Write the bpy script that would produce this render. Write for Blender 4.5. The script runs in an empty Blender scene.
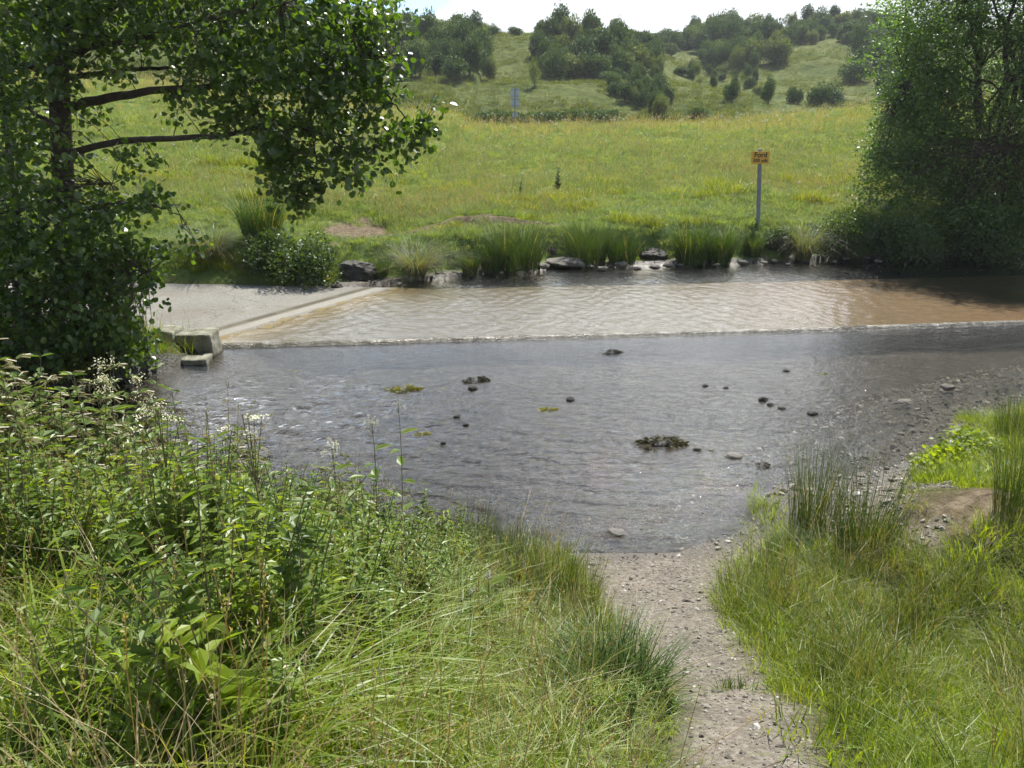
import bpy, math, random
import numpy as np
from mathutils import Vector, noise as mnoise
rad = math.radians
RNG = np.random.default_rng(7)
random.seed(7)
scene = bpy.context.scene
COL = scene.collection

# ------------------------------------------------------------------ camera, sky, sun, exposure
F, CH, PITCH = 770.0, 3.0, math.atan((384 - 120) / 770.0)
cd = bpy.data.cameras.new("camera"); cam = bpy.data.objects.new("camera", cd); COL.objects.link(cam)
cd.sensor_width = 36.0; cd.lens = F / 1024 * 36.0; cd.clip_start = 0.05; cd.clip_end = 3000
cam.location = (0, 0, CH); cam.rotation_euler = (math.pi / 2 - PITCH, 0, 0)
scene.camera = cam

SUN_EL, SUN_AZ = 56.0, 24.0      # azimuth clockwise from +Y (the view direction)
world = bpy.data.worlds.new("World"); scene.world = world; world.use_nodes = True
wt = world.node_tree; wt.nodes.clear()
def N(t, typ, **kw):
    n = t.nodes.new(typ)
    for k, v in kw.items():
        if k in ("loc",): continue
        if hasattr(n, k): setattr(n, k, v)
        else: n.inputs[k].default_value = v
    return n
def ramp(t, fac, stops, interp='LINEAR'):
    n = t.nodes.new('ShaderNodeValToRGB'); n.color_ramp.interpolation = interp
    cr = n.color_ramp
    while len(cr.elements) < len(stops): cr.elements.new(0.5)
    for e, (p, c) in zip(cr.elements, stops):
        e.position = p; e.color = (c, c, c, 1) if isinstance(c, (int, float)) else (*c, 1)
    t.links.new(fac, n.inputs[0]); return n.outputs[0]
def math_(t, op, a, b=None, c=None, clamp=False):
    n = t.nodes.new('ShaderNodeMath'); n.operation = op; n.use_clamp = clamp
    for i, v in enumerate((a, b, c)):
        if v is None: continue
        if isinstance(v, (int, float)): n.inputs[i].default_value = v
        else: t.links.new(v, n.inputs[i])
    return n.outputs[0]
def mixc(t, fac, a, b, mode='MIX'):
    n = t.nodes.new('ShaderNodeMix'); n.data_type = 'RGBA'; n.blend_type = mode; n.clamp_factor = True
    for i, v in ((0, fac), (6, a), (7, b)):
        if isinstance(v, (int, float)): n.inputs[i].default_value = v
        elif isinstance(v, tuple): n.inputs[i].default_value = (*v, 1)
        else: t.links.new(v, n.inputs[i])
    return n.outputs[2]
def noise_(t, vec, scale, detail=4, rough=0.55, dist=0.0):
    n = N(t, 'ShaderNodeTexNoise'); n.inputs['Scale'].default_value = scale; n.inputs['Detail'].default_value = detail
    n.inputs['Roughness'].default_value = rough; n.inputs['Distortion'].default_value = dist
    if vec is not None: t.links.new(vec, n.inputs['Vector'])
    return n.outputs['Fac']

sky = N(wt, 'ShaderNodeTexSky', sky_type='NISHITA', sun_disc=False)
sky.sun_elevation = rad(SUN_EL); sky.sun_rotation = rad(SUN_AZ); sky.air_density = 1.0; sky.dust_density = 0.1; sky.ozone_density = 3.0
tc = N(wt, 'ShaderNodeTexCoord'); sep = N(wt, 'ShaderNodeSeparateXYZ'); wt.links.new(tc.outputs['Generated'], sep.inputs[0])
zz = math_(wt, 'ADD', math_(wt, 'MAXIMUM', sep.outputs[2], 0.0), 0.16)
cb = N(wt, 'ShaderNodeCombineXYZ'); wt.links.new(math_(wt, 'DIVIDE', sep.outputs[0], zz), cb.inputs[0]); wt.links.new(math_(wt, 'DIVIDE', sep.outputs[1], zz), cb.inputs[1])
cb.inputs[2].default_value = 3.7
cn = noise_(wt, cb.outputs[0], 1.15, 9, 0.6, 0.3)
# one open blue gap in the cloud, up and a little left of the hill
vd = N(wt, 'ShaderNodeVectorMath', operation='DISTANCE'); wt.links.new(tc.outputs['Generated'], vd.inputs[0]); vd.inputs[1].default_value = (-0.165, 0.97, 0.135)
gap = math_(wt, 'MULTIPLY', math_(wt, 'SUBTRACT', 0.125, vd.outputs['Value'], clamp=True), 9.0)
low = math_(wt, 'MULTIPLY', math_(wt, 'SUBTRACT', 0.42, sep.outputs[2]), 1.0)
cov = ramp(wt, math_(wt, 'SUBTRACT', math_(wt, 'ADD', cn, low), gap), [(0.44, 0.0), (0.56, 0.93)])
shade = noise_(wt, cb.outputs[0], 3.1, 6, 0.6)
ccol = ramp(wt, shade, [(0.3, (4.7, 5.05, 5.5)), (0.60, (6.3, 6.4, 6.5))])
# cloud gain added above the view, towards the sun, to brighten the water's reflections
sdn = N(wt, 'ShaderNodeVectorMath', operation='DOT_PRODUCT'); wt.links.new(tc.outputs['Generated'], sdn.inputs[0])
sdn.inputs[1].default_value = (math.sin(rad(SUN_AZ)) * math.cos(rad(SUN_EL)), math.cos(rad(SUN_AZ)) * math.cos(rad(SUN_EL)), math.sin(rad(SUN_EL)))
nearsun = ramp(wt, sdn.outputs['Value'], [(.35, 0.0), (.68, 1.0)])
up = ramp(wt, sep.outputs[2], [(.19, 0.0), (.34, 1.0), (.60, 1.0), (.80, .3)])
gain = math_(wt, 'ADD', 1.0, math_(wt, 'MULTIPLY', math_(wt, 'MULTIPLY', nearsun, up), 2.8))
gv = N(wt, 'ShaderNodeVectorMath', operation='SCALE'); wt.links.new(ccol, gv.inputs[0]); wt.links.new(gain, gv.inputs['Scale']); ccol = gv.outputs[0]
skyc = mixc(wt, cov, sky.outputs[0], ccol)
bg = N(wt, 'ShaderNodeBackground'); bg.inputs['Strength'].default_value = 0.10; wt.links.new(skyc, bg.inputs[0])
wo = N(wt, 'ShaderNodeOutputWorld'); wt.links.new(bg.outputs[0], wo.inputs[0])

sd_ = bpy.data.lights.new("sun", 'SUN'); sun = bpy.data.objects.new("sun", sd_); COL.objects.link(sun)
sd_.energy = 5.0; sd_.angle = rad(0.53); sd_.color = (1.0, 0.955, 0.88)
sun.location = (20, 40, 60)
sv = Vector((math.sin(rad(SUN_AZ)) * math.cos(rad(SUN_EL)), math.cos(rad(SUN_AZ)) * math.cos(rad(SUN_EL)), math.sin(rad(SUN_EL))))
sun.rotation_euler = sv.to_track_quat('Z', 'Y').to_euler()
vs = scene.view_settings
scene.display_settings.display_device = 'sRGB'
vs.view_transform = 'Standard'; vs.look = 'None'; vs.gamma = 1; vs.use_curve_mapping = False; vs.exposure = 1.0
scene.cycles.diffuse_bounces = 3; scene.cycles.glossy_bounces = 3; scene.cycles.use_adaptive_sampling = True; scene.cycles.adaptive_threshold = 0.02; scene.cycles.max_bounces = 6; scene.cycles.transparent_max_bounces = 8; scene.cycles.transmission_bounces = 4
scene.cycles.caustics_reflective = False; scene.cycles.caustics_refractive = False
scene.cycles.use_denoising = True
scene.cycles.sample_clamp_indirect = 6

HAZE = .00045
# ------------------------------------------------------------------ helpers
def tag(o, label=None, cat=None, group=None, kind=None):
    if label: o['label'] = label
    if cat: o['category'] = cat
    if group: o['group'] = group
    if kind: o['kind'] = kind
    return o
def mesh_np(name, V, faces, mats=(), fm=None, smooth=False, attrs=None):
    """faces: list of int arrays (M,k)."""
    V = np.asarray(V, dtype=np.float32)
    me = bpy.data.meshes.new(name)
    me.vertices.add(len(V)); me.vertices.foreach_set('co', V.ravel())
    faces = [np.asarray(f, dtype=np.int32) for f in faces if len(f)]
    if faces:
        tot = np.concatenate([np.full(len(f), f.shape[1], np.int32) for f in faces])
        loops = np.concatenate([f.ravel() for f in faces])
        me.loops.add(len(loops)); me.polygons.add(len(tot))
        me.loops.foreach_set('vertex_index', loops)
        st = np.zeros(len(tot), np.int32); st[1:] = np.cumsum(tot)[:-1]
        me.polygons.foreach_set('loop_start', st)
        try: me.polygons.foreach_set('loop_total', tot)
        except Exception: pass
        if fm is not None: me.polygons.foreach_set('material_index', np.asarray(fm, np.int32))
        me.polygons.foreach_set('use_smooth', np.full(len(tot), smooth, bool))
    for m in mats: me.materials.append(m)
    for k, (a, typ) in (attrs or {}).items():
        at_ = me.attributes.new(k, typ, 'POINT')
        at_.data.foreach_set('vector' if typ == 'FLOAT_VECTOR' else 'value', np.asarray(a).ravel())
    me.update(calc_edges=True); me.validate()
    return me
def link(name, me, parent=None, loc=None):
    o = bpy.data.objects.new(name, me); COL.objects.link(o)
    if parent: o.parent = parent
    if loc is not None: o.location = loc
    return o
def empty(name, loc=(0, 0, 0)):
    o = bpy.data.objects.new(name, None); COL.objects.link(o); o.location = loc; o.empty_display_size = 0.1; return o
class MB:
    def __init__(s): s.V = []; s.F = []; s.M = []; s.n = 0
    def add(s, V, faces, m=0):
        V = np.asarray(V, float); s.V.append(V)
        for f in faces:
            f = np.asarray(f)
            if len(f): s.F.append(f + s.n); s.M.append(np.full(len(f), m))
        s.n += len(V)
    def mesh(s, name, mats, smooth=False):
        return mesh_np(name, np.concatenate(s.V), s.F, mats, np.concatenate(s.M), smooth)
def nrm(a): return a / np.maximum(np.linalg.norm(a, axis=-1, keepdims=True), 1e-9)
def tube(path, radii, n=6, cap=True):
    P = np.asarray(path, float); R = np.broadcast_to(radii, len(P))
    T = nrm(np.gradient(P, axis=0)); ref = np.array([0, 0, 1.0]) if abs(T[0][2]) < .9 else np.array([1.0, 0, 0])
    A = nrm(np.cross(T, ref)); B = np.cross(T, A)
    a = np.arange(n) * 2 * math.pi / n
    V = P[:, None] + R[:, None, None] * (np.cos(a)[None, :, None] * A[:, None] + np.sin(a)[None, :, None] * B[:, None])
    i = np.arange(len(P) - 1)[:, None] * n; j = np.arange(n)[None]
    q = np.stack([i + j, i + (j + 1) % n, i + n + (j + 1) % n, i + n + j], -1).reshape(-1, 4)
    V = V.reshape(-1, 3); Fs = [q]
    if cap: Fs.append(np.arange(n)[None, ::-1]); Fs.append((np.arange(n) + (len(P) - 1) * n)[None])
    return V, Fs
def box(x0, x1, y0, y1, z0, z1):
    V = np.array([(x, y, z) for z in (z0, z1) for y in (y0, y1) for x in (x0, x1)], float)
    return V, [np.array([(0, 2, 3, 1), (4, 5, 7, 6), (0, 1, 5, 4), (2, 6, 7, 3), (0, 4, 6, 2), (1, 3, 7, 5)])]
LEAF6 = np.array([(0, 0, 0), (.32, .40, .05), (.78, .36, .03), (1, 0, -.06), (.78, -.36, .03), (.32, -.40, .05)])
LEAFN = np.array([(0, 0, 0), (.26, .25, .06), (.62, .16, .03), (1, 0, -.14), (.62, -.16, .03), (.26, -.25, .06)])
F6 = np.array([(0, 1, 2, 3), (0, 3, 4, 5)])
LEAF4 = np.array([(0, 0, 0), (.5, .34, .04), (1, 0, 0), (.5, -.34, .04)]); F4 = np.array([(0, 1, 2, 3)])
def leaves(P, D, Nn, L, tmpl=LEAF6, faces=F6):
    """leaf at each P along D with face normal about Nn and length L"""
    D = nrm(D); S = nrm(np.cross(Nn, D)); U = np.cross(D, S); L = np.broadcast_to(L, len(P))
    V = P[:, None] + L[:, None, None] * (tmpl[None, :, 0, None] * D[:, None] + tmpl[None, :, 1, None] * S[:, None] + tmpl[None, :, 2, None] * U[:, None])
    k = len(tmpl); Fq = (np.arange(len(P))[:, None, None] * k + faces[None]).reshape(-1, faces.shape[1])
    return V.reshape(-1, 3), [Fq]
def rdir(n, zb=0.0, rng=RNG):
    v = rng.normal(size=(n, 3)); v[:, 2] += zb; return nrm(v)
def blades(n, h, w, r, bend, segs=4, rng=RNG, droop=0.0, base=None, splay=0.15):
    """grass blades: h,w,bend (lo,hi)"""
    H = rng.uniform(*h, n); W = rng.uniform(*w, n); Bn = rng.uniform(*bend, n)
    a = rng.uniform(0, 2 * math.pi, n); rr = r * np.sqrt(rng.uniform(0, 1, n))
    b0 = np.stack([rr * np.cos(a), rr * np.sin(a), np.zeros(n) - .02], -1) if base is None else base
    az = a + rng.normal(0, .9, n); d = np.stack([np.cos(az), np.sin(az), np.zeros(n)], -1)
    sa = az + math.pi / 2 + rng.normal(0, .5, n); S = np.stack([np.cos(sa), np.sin(sa), np.zeros(n)], -1)
    t = np.linspace(0, 1, segs + 1)
    hor = (splay * t[None] + Bn[:, None] * t[None] ** 2.2) * H[:, None]
    ver = (t[None] - (Bn[:, None] * .45 + droop) * t[None] ** 2.6) * H[:, None]
    C = b0[:, None] + hor[..., None] * d[:, None] + ver[..., None] * np.array([0, 0, 1.0])
    ww = W[:, None] * np.maximum(1 - t[None] ** 1.8, .06) * .5 * np.where(t < .05, .7, 1)[None]
    V = np.stack([C - ww[..., None] * S[:, None], C + ww[..., None] * S[:, None]], 2).reshape(n, -1, 3)
    k = 2 * (segs + 1); i = np.arange(n)[:, None] * k; j = np.arange(segs)[None] * 2
    q = np.stack([i + j, i + j + 1, i + j + 3, i + j + 2], -1).reshape(-1, 4)
    return V.reshape(-1, 3), [q]
def smooth(t): t = np.clip(t, 0, 1); return t * t * (3 - 2 * t)
_tab = np.random.default_rng(3).uniform(-1, 1, (256, 256))
def vnoise(x, y, s, oct=3, seed=0):
    x = np.asarray(x, float) / s + seed * 17.3; y = np.asarray(y, float) / s + seed * 9.1; o = 0; a = 1.0
    for _ in range(oct):
        xi = np.floor(x).astype(int); yi = np.floor(y).astype(int); fx = smooth(x - xi); fy = smooth(y - yi)
        g = lambda i, j: _tab[i & 255, j & 255]
        o = o + a * ((g(xi, yi) * (1 - fx) + g(xi + 1, yi) * fx) * (1 - fy) + (g(xi, yi + 1) * (1 - fx) + g(xi + 1, yi + 1) * fx) * fy)
        x = x * 2.03 + 5; y = y * 2.03 + 11; a *= .5
    return o
def inpoly(x, y, poly):
    x = np.asarray(x, float); y = np.asarray(y, float); c = np.zeros(x.shape, bool); n = len(poly)
    for i in range(n):
        (x1, y1), (x2, y2) = poly[i], poly[i - 1]
        if y1 == y2: continue
        c ^= ((y1 > y) != (y2 > y)) & (x < (x2 - x1) * (y - y1) / (y2 - y1) + x1)
    return c
def dpoly(x, y, pts, closed=False):
    x = np.asarray(x, float); y = np.asarray(y, float); d = np.full(x.shape, 1e9); n = len(pts)
    for i in range(n if closed else n - 1):
        (x1, y1), (x2, y2) = pts[i], pts[(i + 1) % n]; dx, dy = x2 - x1, y2 - y1
        t = np.clip(((x - x1) * dx + (y - y1) * dy) / (dx * dx + dy * dy), 0, 1)
        d = np.minimum(d, np.hypot(x - x1 - t * dx, y - y1 - t * dy))
    return d

# ------------------------------------------------------------------ lie of the land
NEAR = [(-40, 1.5), (-12, 4.4), (-5, 5.3), (-2.5, 5.15), (-.6, 4.85), (.58, 4.95), (1.25, 5.0), (1.76, 5.27), (2.21, 5.95), (3.25, 6.79), (4.1, 7.58), (5.17, 8.36), (6.25, 8.9), (9, 10.0), (16, 11.6), (45, 15)]
FARB = [(45, 26), (20, 19.2), (11.7, 17.7), (7.5, 17.1), (4.06, 16.6), (1.0, 16.25), (-.65, 15.45), (-2.39, 14.4), (-3.3, 13.95), (-4.12, 10.45), (-4.3, 9.5), (-4.9, 8.7), (-7, 8.1), (-12, 7.6), (-40, 5)]
RIVER = NEAR + FARB
FRONT = [(-4.16, 10.33), (-1.6, 10.6), (1.28, 10.9), (5.1, 11.3), (8, 11.67), (15, 12.5), (45, 16.2)]
fx_, fy_ = zip(*FRONT)
def frontY(x): return np.where(x < -4.16, 10.33 + (x + 4.16) * .07, np.interp(x, fx_, fy_))
def rimS(x, y):   # distance left of the water's edge on the ford road, + is dry side
    ux, uy = 1.9, 3.35; l = math.hypot(ux, uy); return -((x + 4.23) * uy - (y - 10.6) * ux) / l
def roadZ(x, y): s = rimS(x, y); return np.where(s > 0, .062 + .045 * s, np.maximum(.015, .062 + .07 * s))
def backY(x): return frontY(x) + 3.55
def terrain(x, y, fine=True):
    x = np.asarray(x, float); y = np.asarray(y, float)
    ins = inpoly(x, y, RIVER); dn = dpoly(x, y, NEAR); df = dpoly(x, y, FARB); d = np.minimum(dn, df)
    n1 = vnoise(x, y, 1.3, 3, 1); n2 = vnoise(x, y, .35, 2, 2)
    # river bed
    bed = -.05 - .30 * smooth(d / 1.6) + .05 * n1 * smooth(d) + .015 * n2
    # near bank
    wr = smooth((x - .9) / 1.6); wl = smooth((-.0 - x) / 1.2)
    top = 1.5 - .55 * wr - .1 * wl; width = 5.0 - 1.8 * wl + .3 * wr
    near = top * smooth(dn / width) + .05 * np.minimum(dn, 1) + .10 * n1 * smooth(dn / 1.5) * np.maximum(wr, wl) + .025 * n2 * smooth(dn / .5)
    near = near + .30 * np.exp(-((x - 3.35) / .75) ** 2 - ((y - 5.0) / .7) ** 2)
    near = near - .10 * smooth((x - 2.3) / .8) * np.exp(-(dn / .7) ** 2) + .035 * n2 * smooth((x - 2.3) / .8) * np.exp(-(dn / 1.0) ** 2)
    # far side
    c = np.interp(x, [-60, -25, -8, 0, 13, 20, 30, 60], [5.0, 4.2, 2.85, 2.65, 2.8, 3.6, 4.1, 4.9])
    yb = 17.3
    bank = .12 + .62 * smooth((df - .15 - .25 * n1) / .9) + .03 * n2
    mead = bank + (c - .8) * smooth(np.clip((y - yb) / 36, 0, 1)) ** .9 * 1.0 + .13 * vnoise(x, y, 4.5, 3, 5) * smooth(df / 3) + .09 * vnoise(x, y, 1.5, 2, 15) * smooth(df / 2) * smooth((32 - y) / 10)
    mead = mead + .17 * smooth((y - 17.5 - .25 * vnoise(x, x * 0, .8, 2, 16)) / .14) * np.exp(-((x + .6) / 1.3) ** 2) * smooth((24 - y) / 5)
    mead = mead - .30 * np.exp(-((x + 3.3) / 1.3) ** 2 - ((y - 17.3) / 1.5) ** 2)
    dip = -1.1 * smooth((y - 51) / 5)
    A = np.interp(y, [50, 57, 63, 74, 82, 95, 110, 122, 140, 900], [0, -.2, .8, 4.1, 4.7, 8.2, 11.9, 13.0, 13.3, 13.3])
    A = A * (1 - smooth((x - 9 - (y - 75) * .06) / 24)) * (1 + .06 * vnoise(x, y, 30, 2, 8))
    B = np.interp(y, [55, 80, 100, 130, 165, 200, 260, 900], [0, .6, 3.2, 9.2, 16.2, 18.4, 18.8, 18.8]) * (1 + .03 * vnoise(x, y, 45, 2, 9))
    B = B + 1.6 * np.exp(-((x - .385 * y) / 8.5) ** 2) * smooth((y - 80) / 30) * (1 - smooth((y - 150) / 40))
    k = .7; hill = np.maximum(A, B) + .5 * k * np.exp(-np.abs(A - B) / k)
    far = np.where(y > 40, mead + dip + (hill + .3) * smooth((y - 54) / 8) + .35 * vnoise(x, y, 9, 4, 6) * smooth((y - 58) / 15), mead)
    # road strip, left
    rz = roadZ(x, y); fy = frontY(x); by = backY(x) - np.clip(-(x + 3.3), 0, 1) * .15
    inroad = smooth((y - fy + .25) / .25) * smooth((by + .3 - y) / .3)
    tb = .12 + .36 * smooth(df / 1.2) + .05 * n2 + .06 * n1 + .05 * np.clip(-(x + 6), 0, 30)
    farL = np.where(x < -3.0, np.where(y < fy + .2, tb, np.maximum(rz, 0) - .02 + (far * .9 + .0) * smooth((y - by - .05) / 1.5)), far)
    w = smooth((-x - 2.4) / 1.2); farX = far * (1 - w) + farL * w
    farX = farX * (1 - inroad * w) + (rz - .09) * inroad * w
    isnear = dn < df
    land = np.where(isnear, near, farX)
    h = np.where(ins, bed, land)
    under = (y > frontY(x) - .0) & (y < backY(x)) & ins
    h = np.where(under, np.minimum(h, -.12), h)
    return h
def ray(px, py):
    dx = (px - 512) / F; dy = (384 - py) / F
    return np.array([dx, math.cos(PITCH) + math.sin(PITCH) * dy, -math.sin(PITCH) + math.cos(PITCH) * dy])
def P3(px, py, Y):
    d = ray(px, py); return np.array([0, 0, CH]) + d * (Y / d[1])
def zplane(px, py, z=0.0):
    d = ray(px, py); return np.array([0, 0, CH]) + d * ((z - CH) / d[2])
def hit(px, py, t0=1.0, t1=260):
    d = ray(px, py); t = np.exp(np.linspace(math.log(t0), math.log(t1), 1400))
    P = np.array([0, 0, CH]) + t[:, None] * d; g = terrain(P[:, 0], P[:, 1]); b = np.nonzero(P[:, 2] < g)[0]
    if not len(b): return None
    return P[b[0]]
def TZ(x, y): return float(terrain(np.array([x]), np.array([y]))[0])

PATH = [hit(*p)[:2] for p in [(572, 556), (605, 592), (640, 640), (668, 690), (690, 768)]] + [(.45, 0.3), (.3, -3), (1.0, -3), (1.05, .3)] + \
       [hit(*p)[:2] for p in [(815, 768), (790, 705), (748, 650), (722, 600), (752, 565), (770, 520)]] + [(2.1, 6.2), (1.6, 5.6), (0.2, 5.5)]
PATH = [tuple(map(float, p)) for p in PATH]
def gravelmask(x, y):
    ins = inpoly(x, y, PATH); d = dpoly(x, y, PATH, True)
    m = smooth(.5 + np.where(ins, d, -d) / .22 + .25 * vnoise(x, y, .25, 2, 4))
    dn = dpoly(x, y, NEAR); beach = smooth((.85 + .55 * vnoise(x, y, .7, 3, 3) - dn) / .25) * smooth((x - 1.9) / .5) * (y < 12)
    patch = .0
    return np.maximum(m, beach)
def baremask(x, y):
    m = np.exp(-((x - 3.2) / .75) ** 2 - ((y - 4.85) / .42) ** 2) * 1.3 + .9 * np.exp(-((x - 2.75) / .4) ** 2 - ((y - 5.6) / .35) ** 2)
    m = m + np.exp(-((x + 3.3) / 1.15) ** 2 - ((y - 17.4) / 2.0) ** 2) * 1.3 + 1.2 * np.exp(-((x + .8) / 1.7) ** 4 - ((y - 17.5) / .28) ** 2)
    return smooth(m + .35 * vnoise(x, y, .5, 3, 11) - .15)

# ------------------------------------------------------------------ materials
def newmat(name):
    m = bpy.data.materials.new(name); m.use_nodes = True; m.node_tree.nodes.clear(); return m, m.node_tree
def leafmat(name, cols, trans=.35, rough=.45, spec=.35, tcol=None):
    """thin leaf: diffuse + translucent + light gloss; colour varies per leaf and per plant"""
    m, t = newmat(name)
    g = N(t, 'ShaderNodeNewGeometry'); oi = N(t, 'ShaderNodeObjectInfo')
    f = math_(t, 'ADD', math_(t, 'MULTIPLY', g.outputs['Random Per Island'], .6), math_(t, 'MULTIPLY', oi.outputs['Random'], .4))
    c = ramp(t, f, [(i / max(1, len(cols) - 1) * .8 + .1, k) for i, k in enumerate(cols)])
    p = N(t, 'ShaderNodeBsdfPrincipled'); t.links.new(c, p.inputs['Base Color']); p.inputs['Roughness'].default_value = rough
    p.inputs['Specular IOR Level'].default_value = spec
    tr = N(t, 'ShaderNodeBsdfTranslucent')
    t.links.new(mixc(t, 1.0, c, tcol or (2.3, 2.1, .5), 'MULTIPLY'), tr.inputs[0])
    mx = N(t, 'ShaderNodeMixShader'); mx.inputs[0].default_value = trans
    t.links.new(p.outputs[0], mx.inputs[1]); t.links.new(tr.outputs[0], mx.inputs[2])
    o = N(t, 'ShaderNodeOutputMaterial'); t.links.new(mx.outputs[0], o.inputs[0]); return m
def plain(name, col, rough=.7, var=.3, scale=8, bump=.0, metal=0, bscale=None, col2=None, spec=.4):
    m, t = newmat(name); c0 = N(t, 'ShaderNodeTexCoord')
    n = noise_(t, c0.outputs['Object'], scale, 6, .65)
    c2 = col2 or tuple(v * (1 - var) for v in col)
    c = ramp(t, n, [(.3, c2), (.7, tuple(min(1, v * (1 + var * .4)) for v in col))])
    p = N(t, 'ShaderNodeBsdfPrincipled'); t.links.new(c, p.inputs['Base Color']); p.inputs['Roughness'].default_value = rough; p.inputs['Metallic'].default_value = metal
    p.inputs['Specular IOR Level'].default_value = spec
    if bump:
        b = N(t, 'ShaderNodeBump'); b.inputs['Strength'].default_value = bump; b.inputs['Distance'].default_value = .02
        t.links.new(noise_(t, c0.outputs['Object'], bscale or scale * 4, 6, .7), b.inputs['Height']); t.links.new(b.outputs[0], p.inputs['Normal'])
    o = N(t, 'ShaderNodeOutputMaterial'); t.links.new(p.outputs[0], o.inputs[0]); return m
M = {}
M['grass'] = leafmat('grass', [(.045, .075, .008), (.105, .15, .014), (.165, .205, .025), (.24, .24, .07)], .42, .45, .3)
M['grass_fresh'] = leafmat('grass_fresh', [(.09, .145, .010), (.155, .22, .016), (.22, .27, .035)], .45, .42, .35)
M['grass_meadow'] = leafmat('grass_meadow', [(.078, .122, .034), (.112, .163, .048), (.15, .195, .068), (.21, .22, .10)], .42, .6, .15, tcol=(1.9, 1.9, .9))
M['grass_hill'] = leafmat('grass_hill', [(.065, .095, .022), (.095, .12, .03), (.13, .14, .05)], .25, .8, .05)
M['dry'] = leafmat('dry_stem', [(.26, .20, .10), (.34, .28, .16), (.22, .20, .09)], .3)
M['rush'] = leafmat('rush', [(.028, .055, .012), (.04, .08, .016), (.06, .10, .022), (.08, .115, .03)], .15, .35)
M['rush_far'] = leafmat('rush_far', [(.032, .062, .013), (.048, .088, .018), (.07, .115, .026)], .18, .45)
M['rush_near'] = leafmat('rush_near', [(.03, .052, .010), (.07, .105, .018), (.12, .155, .03), (.25, .22, .11)], .28, .45)
M['pale'] = leafmat('pale_grass', [(.16, .18, .07), (.24, .23, .11), (.30, .27, .15)], .35)
M['lush'] = leafmat('lush_grass', [(.03, .065, .012), (.055, .105, .018), (.09, .15, .025)], .22, .45)
M['sedge'] = leafmat('sedge', [(.06, .09, .045), (.09, .12, .06), (.13, .15, .08)], .3)
M['nettle'] = leafmat('nettle_leaf', [(.06, .105, .014), (.10, .155, .02), (.15, .205, .035)], .4, .4)
M['stem'] = leafmat('stem', [(.10, .12, .04), (.16, .12, .07), (.09, .11, .03)], .1)
M['tassel'] = leafmat('tassel', [(.17, .17, .07), (.22, .19, .09), (.14, .14, .06)], .3)
M['cream'] = leafmat('cream_flower', [(.72, .70, .42), (.80, .78, .55)], .3, tcol=(1, 1, .9))
M['white'] = leafmat('white_flower', [(.75, .76, .70), (.85, .85, .80)], .3, tcol=(1, 1, 1))
M['pink'] = leafmat('pink_flower', [(.45, .2, .22), (.5, .25, .15)], .3, tcol=(1, 1, 1))
M['alder'] = leafmat('alder_leaf', [(.022, .045, .010), (.045, .08, .014), (.08, .125, .022)], .36, .30, .5, tcol=(2.6, 2.8, .7))
M['haw'] = leafmat('hawthorn_leaf', [(.075, .13, .036), (.11, .175, .05), (.155, .22, .065)], .40, .42, .4, tcol=(1.8, 2.0, .7))
M['bush'] = leafmat('bush_leaf', [(.03, .058, .016), (.06, .098, .026), (.10, .14, .038)], .22, .6, .2, tcol=(1.6, 1.7, .8))
M['bush_pale'] = leafmat('bush_leaf_pale', [(.07, .10, .035), (.09, .125, .045), (.12, .15, .055)], .28, .6, .2)
M['bramble'] = leafmat('bramble_leaf', [(.03, .06, .015), (.045, .08, .02), (.065, .105, .026)], .3, .45, .35)
M['bark'] = plain('bark', (.07, .055, .042), .9, .5, 14, .8)
M['rock'] = plain('rock', (.19, .175, .14), .85, .5, 9, .8, 0, 25)
M['rock_dark'] = plain('rock_dark', (.045, .040, .028), .6, .5, 12, 1.0, 0, 25)
M['weed'] = leafmat('water_weed', [(.016, .014, .008), (.035, .032, .014), (.07, .07, .025)], .1, .5, .3)
M['pebble'] = None

def pebblemat():
    m, t = newmat('pebble'); g = N(t, 'ShaderNodeObjectInfo')
    c = ramp(t, g.outputs['Random'], [(0, (.07, .06, .045)), (.3, (.14, .12, .095)), (.65, (.21, .185, .145)), (.92, (.28, .255, .21)), (1, (.45, .43, .38))])
    p = N(t, 'ShaderNodeBsdfPrincipled'); t.links.new(c, p.inputs['Base Color']); p.inputs['Roughness'].default_value = .8
    o = N(t, 'ShaderNodeOutputMaterial'); t.links.new(p.outputs[0], o.inputs[0]); return m
M['pebble'] = pebblemat()

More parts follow.
